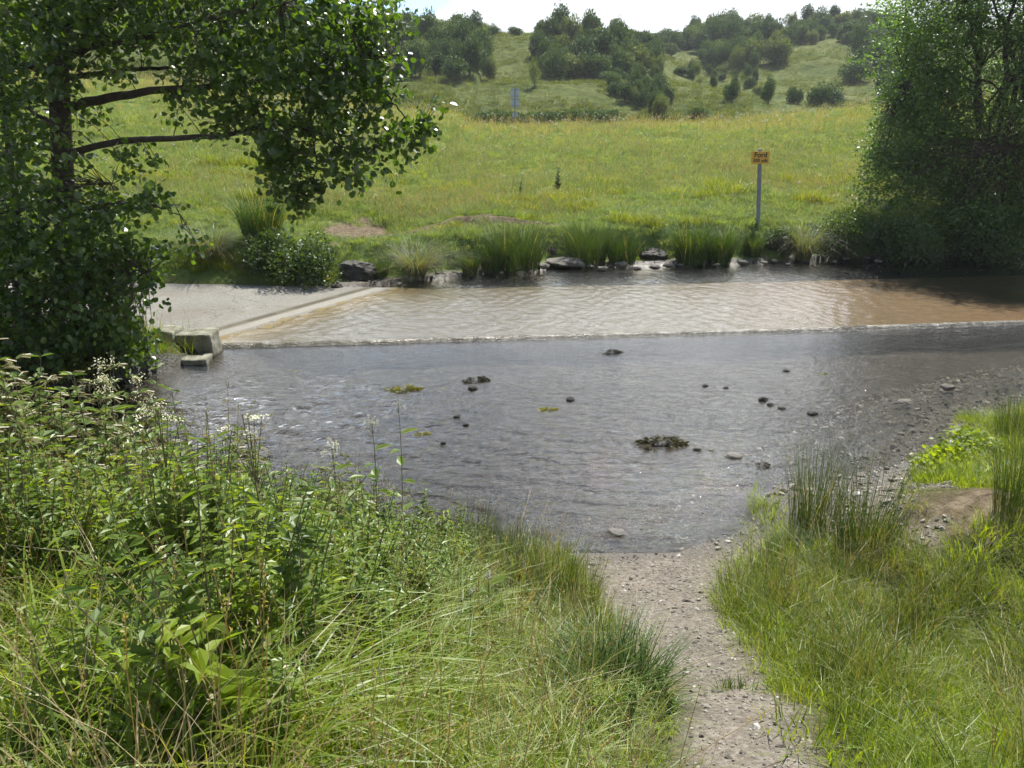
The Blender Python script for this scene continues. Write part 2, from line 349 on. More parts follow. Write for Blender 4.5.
def groundmat():
    m, t = newmat('ground'); tc = N(t, 'ShaderNodeTexCoord'); O = tc.outputs['Object']
    def A(n): a = N(t, 'ShaderNodeAttribute'); a.attribute_name = n; return a.outputs['Fac']
    near = ramp(t, noise_(t, O, 45, 6, .75), [(.38, (.02, .022, .01)), (.5, (.06, .065, .024)), (.66, (.14, .12, .06))])
    mead = ramp(t, noise_(t, O, .35, 8, .65), [(.32, (.085, .135, .032)), (.5, (.12, .17, .042)), (.68, (.18, .20, .075))])
    hill = ramp(t, noise_(t, O, .12, 10, .68), [(.3, (.055, .082, .02)), (.47, (.10, .125, .034)), (.6, (.14, .155, .052)), (.75, (.20, .185, .085))])
    hf = ramp(t, noise_(t, O, 1.6, 6, .7), [(.38, .55), (.62, 1.15)])
    hill = mixc(t, 1.0, hill, hf, 'MULTIPLY')
    base = mixc(t, A('meadow'), near, mead); base = mixc(t, A('hill'), base, hill)
    gr = ramp(t, noise_(t, O, 38, 4, .7), [(.3, (.095, .08, .062)), (.5, (.185, .162, .13)), (.72, (.28, .255, .215))])
    grl = ramp(t, noise_(t, O, 2.5, 4, .6), [(.3, .72), (.7, 1.1)]); gr = mixc(t, 1.0, gr, grl, 'MULTIPLY')
    c = mixc(t, A('gravel'), base, gr)
    bare = ramp(t, noise_(t, O, 9, 6, .7), [(.35, (.055, .04, .027)), (.5, (.13, .10, .066)), (.68, (.21, .17, .115))])
    c = mixc(t, A('bare'), c, bare)
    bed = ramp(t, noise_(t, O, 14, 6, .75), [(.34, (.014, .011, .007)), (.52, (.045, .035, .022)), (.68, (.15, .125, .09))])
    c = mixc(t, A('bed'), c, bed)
    wet = A('wet'); c = mixc(t, wet, c, mixc(t, 1.0, c, (.42, .40, .36), 'MULTIPLY'))
    p = N(t, 'ShaderNodeBsdfPrincipled'); t.links.new(c, p.inputs['Base Color'])
    t.links.new(math_(t, 'SUBTRACT', .92, math_(t, 'MULTIPLY', wet, .5)), p.inputs['Roughness']); t.links.new(math_(t, 'ADD', .03, math_(t, 'MULTIPLY', wet, .4)), p.inputs['Specular IOR Level'])
    b = N(t, 'ShaderNodeBump'); b.inputs['Strength'].default_value = .8; b.inputs['Distance'].default_value = .03
    t.links.new(noise_(t, O, 30, 5, .7), b.inputs['Height'])
    b2 = N(t, 'ShaderNodeBump'); b2.inputs['Strength'].default_value = .6; b2.inputs['Distance'].default_value = .6
    t.links.new(math_(t, 'MULTIPLY', noise_(t, O, 1.4, 6, .75), A('hill')), b2.inputs['Height']); t.links.new(b2.outputs[0], b.inputs['Normal'])
    t.links.new(b.outputs[0], p.inputs['Normal'])
    o = N(t, 'ShaderNodeOutputMaterial'); t.links.new(p.outputs[0], o.inputs[0]); return m

def watermat(name, tint, bumps, rough=.06, rg=.5, air=.08, airn=(5, .45, .7)):
    """thin clear water: Fresnel reflection over a tinted see-through body"""
    m, t = newmat(name); tc = N(t, 'ShaderNodeTexCoord'); O = tc.outputs['Object']; prev = None
    for (kind, sc, strength, stretch, det) in bumps:
        mp = N(t, 'ShaderNodeMapping'); mp.inputs['Scale'].default_value = (stretch[0], stretch[1], 1); mp.inputs['Rotation'].default_value = (0, 0, stretch[2]); t.links.new(O, mp.inputs[0])
        if kind == 'noise': hgt = noise_(t, mp.outputs[0], sc, det, .62, .4)
        elif kind == 'ring':
            mp.inputs['Location'].default_value = (-1.2, -9.8, 0)
            w = N(t, 'ShaderNodeTexWave'); w.wave_type = 'RINGS'; w.rings_direction = 'SPHERICAL'; w.inputs['Scale'].default_value = sc; w.inputs['Distortion'].default_value = 9.0
            w.inputs['Detail'].default_value = 3; w.inputs['Detail Scale'].default_value = .8; t.links.new(mp.outputs[0], w.inputs[0])
            sp = N(t, 'ShaderNodeSeparateXYZ'); t.links.new(O, sp.inputs[0])
            hgt = math_(t, 'MULTIPLY', w.outputs['Fac'], ramp(t, math_(t, 'MULTIPLY', sp.outputs[1], .1), [(.56, 1.0), (.76, 0.1)]))
        elif kind == 'bands':
            w = N(t, 'ShaderNodeTexWave'); w.inputs['Scale'].default_value = sc; w.inputs['Distortion'].default_value = 3.0; w.inputs['Detail'].default_value = 3; w.inputs['Detail Scale'].default_value = 1.2
            t.links.new(mp.outputs[0], w.inputs[0]); hgt = w.outputs['Fac']
        elif kind == 'setts':
            v = N(t, 'ShaderNodeTexBrick'); v.inputs['Scale'].default_value = sc; v.inputs['Mortar Size'].default_value = .05; v.inputs['Mortar Smooth'].default_value = .9
            t.links.new(mp.outputs[0], v.inputs[0]); hgt = v.outputs['Fac']
        b = N(t, 'ShaderNodeBump'); b.inputs['Strength'].default_value = 1.0; b.inputs['Distance'].default_value = strength
        t.links.new(hgt, b.inputs['Height'])
        if prev: t.links.new(prev, b.inputs['Normal'])
        prev = b.outputs[0]
    fr = N(t, 'ShaderNodeFresnel'); fr.inputs['IOR'].default_value = 1.36; t.links.new(prev, fr.inputs['Normal'])
    gl = N(t, 'ShaderNodeBsdfGlossy'); gl.inputs['Roughness'].default_value = rough; gl.inputs['Color'].default_value = (1, 1, 1, 1); t.links.new(prev, gl.inputs['Normal'])
    g2 = N(t, 'ShaderNodeBsdfGlossy'); g2.inputs['Roughness'].default_value = .35; g2.inputs['Color'].default_value = (1, 1, 1, 1); t.links.new(prev, g2.inputs['Normal'])
    gm_ = N(t, 'ShaderNodeMixShader'); gm_.inputs[0].default_value = rg; t.links.new(gl.outputs[0], gm_.inputs[1]); t.links.new(g2.outputs[0], gm_.inputs[2])
    tr = N(t, 'ShaderNodeBsdfTransparent'); tr.inputs[0].default_value = (*tint, 1)
    mx = N(t, 'ShaderNodeMixShader'); t.links.new(fr.outputs[0], mx.inputs[0])
    df_ = N(t, 'ShaderNodeBsdfDiffuse'); df_.inputs[0].default_value = (.60, .63, .66, 1); t.links.new(prev, df_.inputs['Normal'])   # fine bubbles carried by the moving water
    am = N(t, 'ShaderNodeMixShader'); t.links.new(math_(t, 'MULTIPLY', ramp(t, noise_(t, O, airn[0], 8, .75), [(airn[1], .15), (airn[2], 1.0)]), air), am.inputs[0]); t.links.new(tr.outputs[0], am.inputs[1]); t.links.new(df_.outputs[0], am.inputs[2])
    t.links.new(am.outputs[0], mx.inputs[1]); t.links.new(gm_.outputs[0], mx.inputs[2])
    o = N(t, 'ShaderNodeOutputMaterial'); t.links.new(mx.outputs[0], o.inputs[0]); return m

# ------------------------------------------------------------------ ground sheet
def axis(segs):
    out = []
    for a, b, st in segs: out.append(np.arange(a, b, st))
    out.append([segs[-1][1]]); return np.concatenate(out)
gx = axis([(-400, -200, 50), (-200, -60, 5), (-60, -26, 1.0), (-26, -9, .28), (-9, 9, .07), (9, 26, .28), (26, 60, .6), (60, 120, 2), (120, 200, 8), (200, 401, 50)])
gy = axis([(-300, -100, 40), (-100, -10, 5), (-10, .8, .3), (.8, 9, .07), (9, 19, .085), (19, 50, .3), (50, 130, .6), (130, 210, 1.5), (210, 300, 6), (300, 600, 50)])
GX, GY = np.meshgrid(gx, gy); X = GX.ravel(); Yv = GY.ravel(); Z = terrain(X, Yv)
nx, ny = len(gx), len(gy)
ii = (np.arange(ny - 1)[:, None] * nx + np.arange(nx - 1)[None]).ravel()
q = np.stack([ii, ii + 1, ii + nx + 1, ii + nx], -1)
inr = inpoly(X, Yv, RIVER).astype(float); dnear = dpoly(X, Yv, NEAR); dfar = dpoly(X, Yv, FARB); isn = dnear < dfar
gm = gravelmask(X, Yv) * isn
fb = smooth((.22 + .2 * vnoise(X, Yv, .7, 2, 12) - dfar) / .2) * (~isn) * (Yv > 13)
gm = np.maximum(gm, fb)
shore = np.minimum(dnear, dfar)
wet = np.clip(np.maximum(inr * .2, smooth((np.where((X > 2.2) & isn, .8, .30) + .2 * vnoise(X, Yv, .4, 2, 33) - shore) / .25)), 0, 1) * ((Yv < 30) & (np.abs(X) < 30))
at = {'gravel': (gm.astype(np.float32), 'FLOAT'), 'bare': ((baremask(X, Yv) * (1 - gm)).astype(np.float32), 'FLOAT'),
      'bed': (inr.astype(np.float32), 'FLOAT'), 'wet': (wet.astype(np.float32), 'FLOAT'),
      'meadow': (smooth((Yv - 13.5) / 1).astype(np.float32), 'FLOAT'), 'hill': (smooth((Yv - 50) / 6).astype(np.float32), 'FLOAT')}
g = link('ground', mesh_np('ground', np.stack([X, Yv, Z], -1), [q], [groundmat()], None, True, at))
tag(g, 'grassy river banks, gravel path and hillside', 'ground', kind='structure')

# ------------------------------------------------------------------ ford slab and road
def slabmat():
    m, t = newmat('ford_concrete'); tc = N(t, 'ShaderNodeTexCoord'); O = tc.outputs['Object']
    a = N(t, 'ShaderNodeAttribute'); a.attribute_name = 'rim'; s = a.outputs['Fac']     # 0.5 = water's edge, + is dry
    dry = ramp(t, noise_(t, O, 26, 6, .8), [(.3, (.11, .105, .09)), (.5, (.185, .177, .152)), (.7, (.27, .26, .225))])
    dry = mixc(t, 1.0, dry, ramp(t, noise_(t, O, .9, 4, .6), [(.3, .8), (.7, 1.1)]), 'MULTIPLY')
    vo = N(t, 'ShaderNodeTexVoronoi'); vo.feature = 'DISTANCE_TO_EDGE'; vo.inputs['Scale'].default_value = .55; wv = N(t, 'ShaderNodeVectorMath', operation='ADD'); t.links.new(O, wv.inputs[0])
    nz = N(t, 'ShaderNodeTexNoise'); nz.inputs['Scale'].default_value = 2.5; nz.inputs['Detail'].default_value = 6; t.links.new(O, nz.inputs['Vector']); t.links.new(nz.outputs['Color'], wv.inputs[1]); t.links.new(wv.outputs[0], vo.inputs['Vector'])
    dry = mixc(t, ramp(t, vo.outputs['Distance'], [(.0, .8), (.012, .0)]), dry, (.07, .06, .04))
    dry = mixc(t, ramp(t, noise_(t, O, 1.1, 7, .7, .6), [(.52, .0), (.66, .55)]), dry, (.13, .115, .08))
    br = N(t, 'ShaderNodeTexBrick'); mp = N(t, 'ShaderNodeMapping'); mp.inputs['Rotation'].default_value = (0, 0, rad(-6)); t.links.new(O, mp.inputs[0]); t.links.new(mp.outputs[0], br.inputs[0])
    br.inputs['Scale'].default_value = 3.2; br.inputs['Mortar Size'].default_value = .035; br.inputs['Color1'].default_value = (.30, .255, .18, 1); br.inputs['Color2'].default_value = (.20, .16, .105, 1); br.inputs['Mortar'].default_value = (.10, .08, .05, 1)
    gol = ramp(t, noise_(t, O, 3.0, 6, .7), [(.3, (.45, .32, .16)), (.55, (.85, .66, .40)), (.7, (1.1, 1.0, .8))])
    wetc = mixc(t, 1.0, br.outputs[0], gol, 'MULTIPLY')
    sep = N(t, 'ShaderNodeSeparateXYZ'); t.links.new(O, sep.inputs[0])
    pale = mixc(t, ramp(t, math_(t, 'MULTIPLY', math_(t, 'ADD', sep.outputs[0], 5), .06), [(.45, .0), (.80, 1.0)]), (.19, .145, .07), (.36, .15, .018))
    pale = mixc(t, 1.0, pale, ramp(t, noise_(t, O, 6, 6, .7), [(.3, .5), (.65, 1.25)]), 'MULTIPLY')
    wetc = mixc(t, .88, wetc, pale)
    sj = math_(t, 'ADD', s, math_(t, 'MULTIPLY', math_(t, 'SUBTRACT', noise_(t, O, 2.2, 5, .6), .5), .05))
    c = ramp(t, sj, [(0, 0.0), (.485, 0.0), (.50, 1.0)], 'LINEAR')
    col = mixc(t, c, wetc, dry)
    band = ramp(t, sj, [(.40, 0.0), (.43, .75), (.49, .8), (.503, 0.0)]); col = mixc(t, band, col, (.15, .11, .035))
    kerb = ramp(t, s, [(.500, 0.0), (.504, .8), (.520, .8), (.523, 0.0)]); col = mixc(t, kerb, col, (.24, .225, .185))
    gap = ramp(t, s, [(.522, 0.0), (.525, 1), (.534, 1), (.542, .0)]); col = mixc(t, math_(t, 'MULTIPLY', gap, ramp(t, sep.outputs[1].node.outputs[1], [(0, 1), (1, 1)])), col, (.06, .05, .025))
    damp = ramp(t, math_(t, 'ADD', s, math_(t, 'MULTIPLY', math_(t, 'SUBTRACT', noise_(t, O, 1.6, 5, .6), .5), .22)), [(.53, .0), (.55, .35), (.60, .0)]); col = mixc(t, damp, col, (.16, .15, .11))
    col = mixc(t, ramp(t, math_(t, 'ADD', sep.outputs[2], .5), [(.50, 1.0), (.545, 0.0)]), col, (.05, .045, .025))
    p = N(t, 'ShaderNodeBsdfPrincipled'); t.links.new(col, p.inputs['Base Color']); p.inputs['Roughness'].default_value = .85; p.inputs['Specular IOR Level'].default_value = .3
    b = N(t, 'ShaderNodeBump'); b.inputs['Strength'].default_value = .7; b.inputs['Distance'].default_value = .02; t.links.new(noise_(t, O, 30, 6, .8), b.inputs['Height']); t.links.new(b.outputs[0], p.inputs['Normal'])
    o = N(t, 'ShaderNodeOutputMaterial'); t.links.new(p.outputs[0], o.inputs[0]); return m
sx = np.concatenate([np.arange(-40, -9, 1.0), np.arange(-9, 16, .1), np.arange(16, 46, 2.0)]); sv_ = np.linspace(0, 1, 40)
SX, SV = np.meshgrid(sx, sv_); fyv = frontY(SX); SYv = fyv + SV * (backY(SX) - fyv)
SYv = SYv + np.where((SV == 0) | (SV == 1), .03 * vnoise(SX, SX * 0, .5, 2, 7), 0)
curve = np.where(SX < -9, (SX + 9) ** 2 * .01, 0); SYv = SYv + curve
SZ = roadZ(SX, SYv); top = np.stack([SX, SYv, SZ], -1).reshape(-1, 3)
nxs, nys = len(sx), len(sv_); i0 = (np.arange(nys - 1)[:, None] * nxs + np.arange(nxs - 1)[None]).ravel(); qs = np.stack([i0, i0 + 1, i0 + nxs + 1, i0 + nxs], -1)
fr = top[:nxs] - np.array([0, 0, .4]); bk = top[-nxs:] - np.array([0, 0, .4]); V = np.concatenate([top, fr, bk]); n0 = len(top)
j = np.arange(nxs - 1); qf = np.stack([n0 + j, n0 + j + 1, j + 1, j], -1); lb = (nys - 1) * nxs
qb = np.stack([lb + j, lb + j + 1, n0 + nxs + j + 1, n0 + nxs + j], -1)
rim = np.clip(rimS(V[:, 0], V[:, 1]) / 10 + .5, 0, 1).astype(np.float32)
rd = link('road', mesh_np('road', V, [qs, qf, qb], [slabmat()], None, False, {'rim': (rim, 'FLOAT')}))
tag(rd, 'pale concrete ford road running under the shallow water', 'road', kind='structure')

# ------------------------------------------------------------------ water
def sheet(name, y0f, y1f, z, mat, xs, nyy, wave):
    vs_ = np.linspace(0, 1, nyy); A_, B_ = np.meshgrid(xs, vs_); YY = y0f(A_) + B_ * (y1f(A_) - y0f(A_))
    ZZ = z + wave(A_, YY) * smooth(B_ / .01) * smooth((1 - B_) / .01); n = len(xs); i = (np.arange(nyy - 1)[:, None] * n + np.arange(n - 1)[None]).ravel()
    return link(name, mesh_np(name, np.stack([A_, YY, ZZ], -1).reshape(-1, 3), [np.stack([i, i + 1, i + n + 1, i + n], -1)], [mat], None, True))
def lowwave(x, y):
    rif = np.exp(-((x + 2.6) / 2.2) ** 2 - ((y - 7.6) / 1.5) ** 2); yy = y * 1.7 + .3 * x
    calm = .30 + .70 * smooth((4.2 - x) / 2.5); w = (.0035 * vnoise(x, yy, .6, 2, 21) + .0022 * vnoise(x, yy, .17, 2, 22)) * calm
    return w * (1 + 1.0 * rif) + rif * .026 * np.abs(vnoise(x * .8 + y * .4, yy, .26, 3, 23)) - rif * .008
def upwave(x, y):
    d = .9 * vnoise(x, y, .7, 3, 24); a = .5 + .5 * smooth((y - frontY(x)) / .5)
    return .003 * vnoise(x, y * 1.5, .3, 3, 25) + .0046 * (a + .4 * vnoise(x, y, .8, 2, 26)) * (np.sin((x * .85 + y * .55) * 26 + d * 5) + np.sin((x * .85 - y * .5) * 24 + d * 6 + 1))
lowmat = watermat('pool_water', (.74, .73, .67), [('noise', 1.3, .020, (1, 1.9, .2), 3), ('noise', 6.5, .017, (1, 1.6, .3), 4), ('noise', 24, .0062, (1, 1.3, 0), 4), ('ring', 1.2, .012, (1, 1, 0), 0)], .03, .04, .0)
upmat = watermat('ford_water', (.95, .93, .86), [('noise', 3.0, .016, (1, 1.6, .1), 4), ('noise', 15, .008, (1, 1.2, 0), 4)], .03, .04, .0)
w1 = sheet('water', lambda x: np.minimum(3.0 + 0 * x, 3.0), lambda x: frontY(x) + .04, 0.0, lowmat, axis([(-40, -8, .4), (-8, 11, .045), (11, 45.1, .4)]), 190, lowwave)
tag(w1, 'rippling grey pool below the ford', 'water', kind='structure')
w2 = sheet('water', lambda x: frontY(x) - .015, lambda x: 21.5 + .3 * np.maximum(x - 8, 0), .055, upmat, axis([(-4.3, 15, .05), (15, 45.1, .3)]), 190, upwave)
tag(w2, 'thin clear water over the ford slab', 'water', kind='structure')
# the low step where the water slides off the slab
xs = np.arange(-4.1, 14, .06); jit = -np.abs(.04 * vnoise(xs, xs * 0, .3, 3, 31))
prof = [(-.005, .056), (-.02, .045), (-.035, .02), (-.06, -.004)]
V = np.concatenate([np.stack([xs, frontY(xs) + a + (jit if k else 0), np.full_like(xs, b)], -1) for k, (a, b) in enumerate(prof)]); n = len(xs); i = (np.arange(3)[:, None] * n + np.arange(n - 1)[None]).ravel()
m, t = newmat('broken_water'); p = N(t, 'ShaderNodeBsdfPrincipled'); tcx = N(t, 'ShaderNodeTexCoord')
t.links.new(ramp(t, noise_(t, tcx.outputs['Object'], 9, 6, .7), [(.35, (.07, .06, .035)), (.5, (.13, .115, .075)), (.70, (.27, .255, .21))]), p.inputs['Base Color']); p.inputs['Roughness'].default_value = .25
b = N(t, 'ShaderNodeBump'); b.inputs['Distance'].default_value = .02; t.links.new(noise_(t, tcx.outputs['Object'], 40, 4, .6), b.inputs['Height']); t.links.new(b.outputs[0], p.inputs['Normal'])
o = N(t, 'ShaderNodeOutputMaterial'); t.links.new(p.outputs[0], o.inputs[0])
w3 = link('water', mesh_np('water_step', V, [np.stack([i, i + n, i + n + 1, i + 1], -1)], [m], None, True))
tag(w3, 'pale line of broken water sliding off the ford edge', 'water', kind='structure')

# ------------------------------------------------------------------ scattering (for stuff nobody could count)
def proto_collection(name, meshes):
    c = bpy.data.collections.new(name)
    for k, me in enumerate(meshes): c.objects.link(bpy.data.objects.new('kind_%02d' % k, me))
    return c
def scatter(name, pts, meshes, label, cat, idx=None, scl=(.7, 1.3), tilt=.12, rng=RNG, kind='stuff', zs=None):
    n = len(pts); c = proto_collection(name + '_kinds', meshes)
    idx = rng.integers(0, len(meshes), n) if idx is None else idx
    rot = np.stack([rng.normal(0, tilt, n), rng.normal(0, tilt, n), rng.uniform(0, 6.283, n)], -1)
    s = rng.uniform(*scl, n) if isinstance(scl, tuple) else scl
    me = mesh_np(name, pts, [], (), None, False, {'pidx': (idx.astype(np.int32), 'INT'), 'prot': (rot.astype(np.float32), 'FLOAT_VECTOR'), 'pscl': (s.astype(np.float32), 'FLOAT')})
    o = link(name, me); ng = bpy.data.node_groups.new(name + '_scatter', 'GeometryNodeTree')
    ng.interface.new_socket('Geometry', in_out='INPUT', socket_type='NodeSocketGeometry'); ng.interface.new_socket('Geometry', in_out='OUTPUT', socket_type='NodeSocketGeometry')
    gi = ng.nodes.new('NodeGroupInput'); go = ng.nodes.new('NodeGroupOutput'); ip = ng.nodes.new('GeometryNodeInstanceOnPoints'); ci = ng.nodes.new('GeometryNodeCollectionInfo')
    ci.inputs['Collection'].default_value = c; ci.inputs['Separate Children'].default_value = True; ci.inputs['Reset Children'].default_value = True
    ip.inputs['Pick Instance'].default_value = True
    def na(nm, ty):
        x = ng.nodes.new('GeometryNodeInputNamedAttribute'); x.data_type = ty; x.inputs['Name'].default_value = nm; return x.outputs['Attribute']
    L = ng.links.new; L(gi.outputs[0], ip.inputs['Points']); L(ci.outputs[0], ip.inputs['Instance']); L(na('pidx', 'INT'), ip.inputs['Instance Index'])
    L(na('prot', 'FLOAT_VECTOR'), ip.inputs['Rotation']); L(na('pscl', 'FLOAT'), ip.inputs['Scale']); L(ip.outputs[0], go.inputs[0])
    md = o.modifiers.new('scatter', 'NODES'); md.node_group = ng
    return tag(o, label, cat, kind=kind)
def on_ground(x, y, dz=0.0): return np.stack([x, y, terrain(x, y) + dz], -1)

def tuft(name, n, h, w, r, bend, mats, segs=4, extra=None, hs=.009, **kw):
    mb = MB(); V, Fs = blades(n, h, w, r, bend, segs, **kw); mb.add(V, Fs, 0)
    if extra:
        ne, hh, mi = extra   # seed-head stems
        for _ in range(ne):
            H = random.uniform(*hh); a = random.uniform(0, 6.28); lean = random.uniform(.05, .3)
            tt = np.linspace(0, 1, 5); b0 = np.array([random.uniform(-r, r), random.uniform(-r, r), 0])
            C = b0 + np.stack([np.cos(a) * lean * tt ** 2 * H, np.sin(a) * lean * tt ** 2 * H, tt * H], -1)
            V, Fs = tube(C, np.linspace(.0016, .0008, 5), 3, False); mb.add(V, Fs, 1)
            k = 12; u = np.random.default_rng(len(mb.V)).uniform(.82, 1.0, k); pp = b0 + np.stack([np.cos(a) * lean * u ** 2 * H, np.sin(a) * lean * u ** 2 * H, u * H], -1)
            V, Fs = leaves(pp, rdir(k, 1.6), rdir(k), hs, LEAF4 * [1, .6, 1], F4); mb.add(V, Fs, mi)
    return mb.mesh(name, mats)

# meadow beyond the river
mt = [tuft('meadow_tuft', 60, (.08, .24), (.008, .016), .24, (.2, 1.0), [M['grass_meadow'], M['dry'], M['dry']], 3, (k, (.22, .36), 2), hs=.016) for k in (0, 0, 1, 2)]
mt += [tuft('meadow_tuft', 50, (.08, .22), (.008, .015), .22, (.2, .9), [M['grass_fresh'], M['stem'], M['white']], 3, (1, (.2, .34), 2), hs=.014)]
mt += [tuft('meadow_tuft', 40, (.15, .36), (.006, .011), .2, (.1, .8), [M['grass_meadow'], M['dry'], M['dry']], 3, (3, (.35, .6), 2), hs=.018)]
mt += [tuft('meadow_tuft', 60, (.15, .42), (.008, .015), .2, (.1, .8), [M['grass'], M['dry'], M['dry']], 3, (0, (.3, .5), 2))]
def umbel(name, H, mat, heads=5, R=.05, leafy=True):
    mb = MB(); tt = np.linspace(0, 1, 5); C = np.stack([.05 * tt ** 2, 0 * tt, tt * H], -1); V, Fs = tube(C, np.linspace(.005, .002, 5), 4, False); mb.add(V, Fs, 0)
    for _ in range(heads):
        a = random.uniform(0, 6.28); e = np.array([.05 + math.cos(a) * random.uniform(.02, .14) * H, math.sin(a) * random.uniform(.02, .14) * H, H * random.uniform(.85, 1.05)])
        V, Fs = tube(np.array([[.03, 0, .7 * H], e]), [.0018, .001], 3, False); mb.add(V, Fs, 0)
        k = 26; rr = R * np.sqrt(RNG.uniform(0, 1, k)); aa = RNG.uniform(0, 6.28, k); pp = e + np.stack([rr * np.cos(aa), rr * np.sin(aa), RNG.normal(0, .004, k)], -1)
        V, Fs = leaves(pp, rdir(k, .1), np.tile([0, 0, 1.0], (k, 1)) + .3 * RNG.normal(size=(k, 3)), R * .34, LEAF4, F4); mb.add(V, Fs, 1)
    if leafy:
        k = 16; zz_ = RNG.uniform(.1, .7, k) * H; V, Fs = leaves(np.stack([0 * zz_, 0 * zz_, zz_], -1), rdir(k, .2) * [1, 1, .5], np.tile([0, 0, 1.0], (k, 1)), .1, LEAFN, F6); mb.add(V, Fs, 2)
    return mb.mesh(name, [M['stem'], mat, M['nettle']])
n = 56000
Yr = 14.0 * (56 / 14.0) ** (RNG.uniform(0, 1, n) ** .9); Yr[:9000] = RNG.uniform(14, 21, 9000); Xr = RNG.uniform(-1, 1, n) * (Yr * .78 + 4)
dfr = dpoly(Xr, Yr, FARB); ok = ~inpoly(Xr, Yr, RIVER) & (dfr > .42) & ((Xr > -3.2) | (Yr > backY(Xr) + .35)) & (baremask(Xr, Yr) < RNG.uniform(.15, .9, n))
Xr, Yr = Xr[ok], Yr[ok]
pn = vnoise(Xr, Yr, 5, 3, 40) + RNG.normal(0, .35, len(Xr)); idx = np.clip(np.digitize(pn, [-.55, -.1, .3, .75]), 0, 4)
idx = np.where(RNG.uniform(size=len(Xr)) < .10, 4, np.where(idx == 4, 5, idx)); 
idx = np.where((vnoise(Xr, Yr * 1.8, 1.6, 3, 47) > .62) & (Yr < 27), 6, idx); sc_ = RNG.uniform(.55, 1.1, len(Xr)) * (1 + .25 * vnoise(Xr, Yr, 2.2, 2, 41)) * np.clip(.55 + Yr / 45, .6, 1.3) * np.where(Yr < 18.6, .75, 1)
scatter('meadow_grass', on_ground(Xr, Yr), mt, 'sunlit meadow grass rising beyond the river', 'grass', idx, sc_, .15)
# white flower heads over the meadow, thick along its upper edge
n1, n2 = 2200, 1200
Yf = np.concatenate([19 + 27 * RNG.uniform(0, 1, n1) ** .6, RNG.uniform(44, 52.5, n2)]); Xf = RNG.uniform(-1, 1, n1 + n2) * Yf * .72
um = [umbel('umbel', .6, M['white'], 4, .04)] + [tuft('pale_grass', 24, (.25, .6), (.01, .018), .2, (.1, .5), [M['pale'], M['dry'], M['dry']], 3, (5, (.5, .75), 2), hs=.03) for _ in range(4)]
scatter('meadow_flowers', on_ground(Xf, Yf), um, 'white flower heads and pale seed heads along the meadow top', 'wild flowers', np.where(RNG.uniform(size=n1 + n2) < .12, 0, RNG.integers(1, 5, n1 + n2)), RNG.uniform(.6, 1.2, n1 + n2) * np.where(Yf < 40, .6, 1), .15)
# rough grass on the hill
n = 30000
Yh = 54 * (135 / 54.0) ** RNG.uniform(0, 1, n); Xh = RNG.uniform(-.72, .72, n) * Yh
ht = [tuft('hill_tuft', 26, (.15, .45), (.03, .06), .4, (.2, .9), [M['grass_hill']], 2), tuft('hill_tuft', 22, (.15, .4), (.03, .06), .35, (.2, .9), [M['grass_hill']], 2), tuft('hill_tuft', 22, (.2, .5), (.03, .06), .35, (.2, .9), [M['bush_pale']], 2)]
hn = vnoise(Xh, Yh, 6, 3, 44); k = hn + RNG.normal(0, .3, n) > -.1
scatter('hill_grass', on_ground(Xh[k], Yh[k], -.03), ht, 'rough olive grass on the hillside', 'grass', None, (.5, 1.3), .1)

# ------------------------------------------------------------------ near grass
R1 = [tuft('long_grass', 28, (.2, .50), (.006, .012), .15, (.1, 1.1), [M['grass'], M['dry'], M['dry']], 5, (k, (.45, .75), 2)) for k in (0, 1, 2)]
R1 += [tuft('arching_grass', 26, (.22, .48), (.008, .015), .13, (.6, 1.5), [M[c], M['dry'], M['dry']], 7, (0, (.5, .8), 2), droop=.12) for c in ('grass_fresh', 'grass')]
R1 += [tuft('dry_grass', 34, (.2, .6), (.002, .005), .14, (.2, .9), [M['dry'], M['dry'], M['dry']], 4, (3, (.5, .8), 2))]
def herb(name, H, nl, L, mat, tm=LEAFN, st=None, br=1):
    mb = MB()
    for b_ in range(br):
        a = random.uniform(0, 6.28); ln = random.uniform(.03, .25); tt = np.linspace(0, 1, 6); h = H * random.uniform(.75, 1.05)
        C = np.stack([math.cos(a) * ln * tt ** 1.6 * h, math.sin(a) * ln * tt ** 1.6 * h, tt * h], -1); V, Fs = tube(C, np.linspace(.0035, .0015, 6), 4, False); mb.add(V, Fs, 0)
        u = np.linspace(.12, 1, nl); pc = np.stack([np.interp(u, tt, C[:, q_]) for q_ in range(3)], -1); az = np.arange(nl) * 2.4 + random.uniform(0, 6)
        for s_ in (0, math.pi):
            d = np.stack([np.cos(az + s_), np.sin(az + s_), RNG.uniform(-.25, .45, nl)], -1)
            V, Fs = leaves(pc, d, np.tile([0, 0, 1.0], (nl, 1)) + .25 * RNG.normal(size=(nl, 3)), L * (1.1 - .6 * u) * RNG.uniform(.7, 1.2, nl), tm, F6); mb.add(V, Fs, 1)
    return mb.mesh(name, [M['stem'], mat])
H1 = [herb('leafy_herb', .6, 13, .085, M['nettle'], br=4), herb('leafy_herb', .55, 13, .07, M['grass_fresh'], br=5), herb('leafy_herb', .65, 15, .06, M['nettle'], LEAFN, br=5), herb('broad_herb', .4, 7, .13, M['grass_fresh'], br=3)]
H1 += [umbel('white_umbel', .7, M['white'], 5, .015), umbel('cream_umbel', .75, M['cream'], 5, .02)]
H1 += [tuft('dock_spike', 5, (.1, .2), (.004, .006), .03, (.2, .5), [M['stem'], M['stem'], M['tassel']], 3, (4, (.55, .8), 2), hs=.014)]
def near_pts(n, x0, x1, y0, y1, cond): 
    x = RNG.uniform(x0, x1, n); y = RNG.uniform(y0, y1, n); k = cond(x, y); return x[k], y[k]
land = lambda x, y: ~inpoly(x, y, RIVER) & (gravelmask(x, y) < RNG.uniform(.15, .6, len(x)))
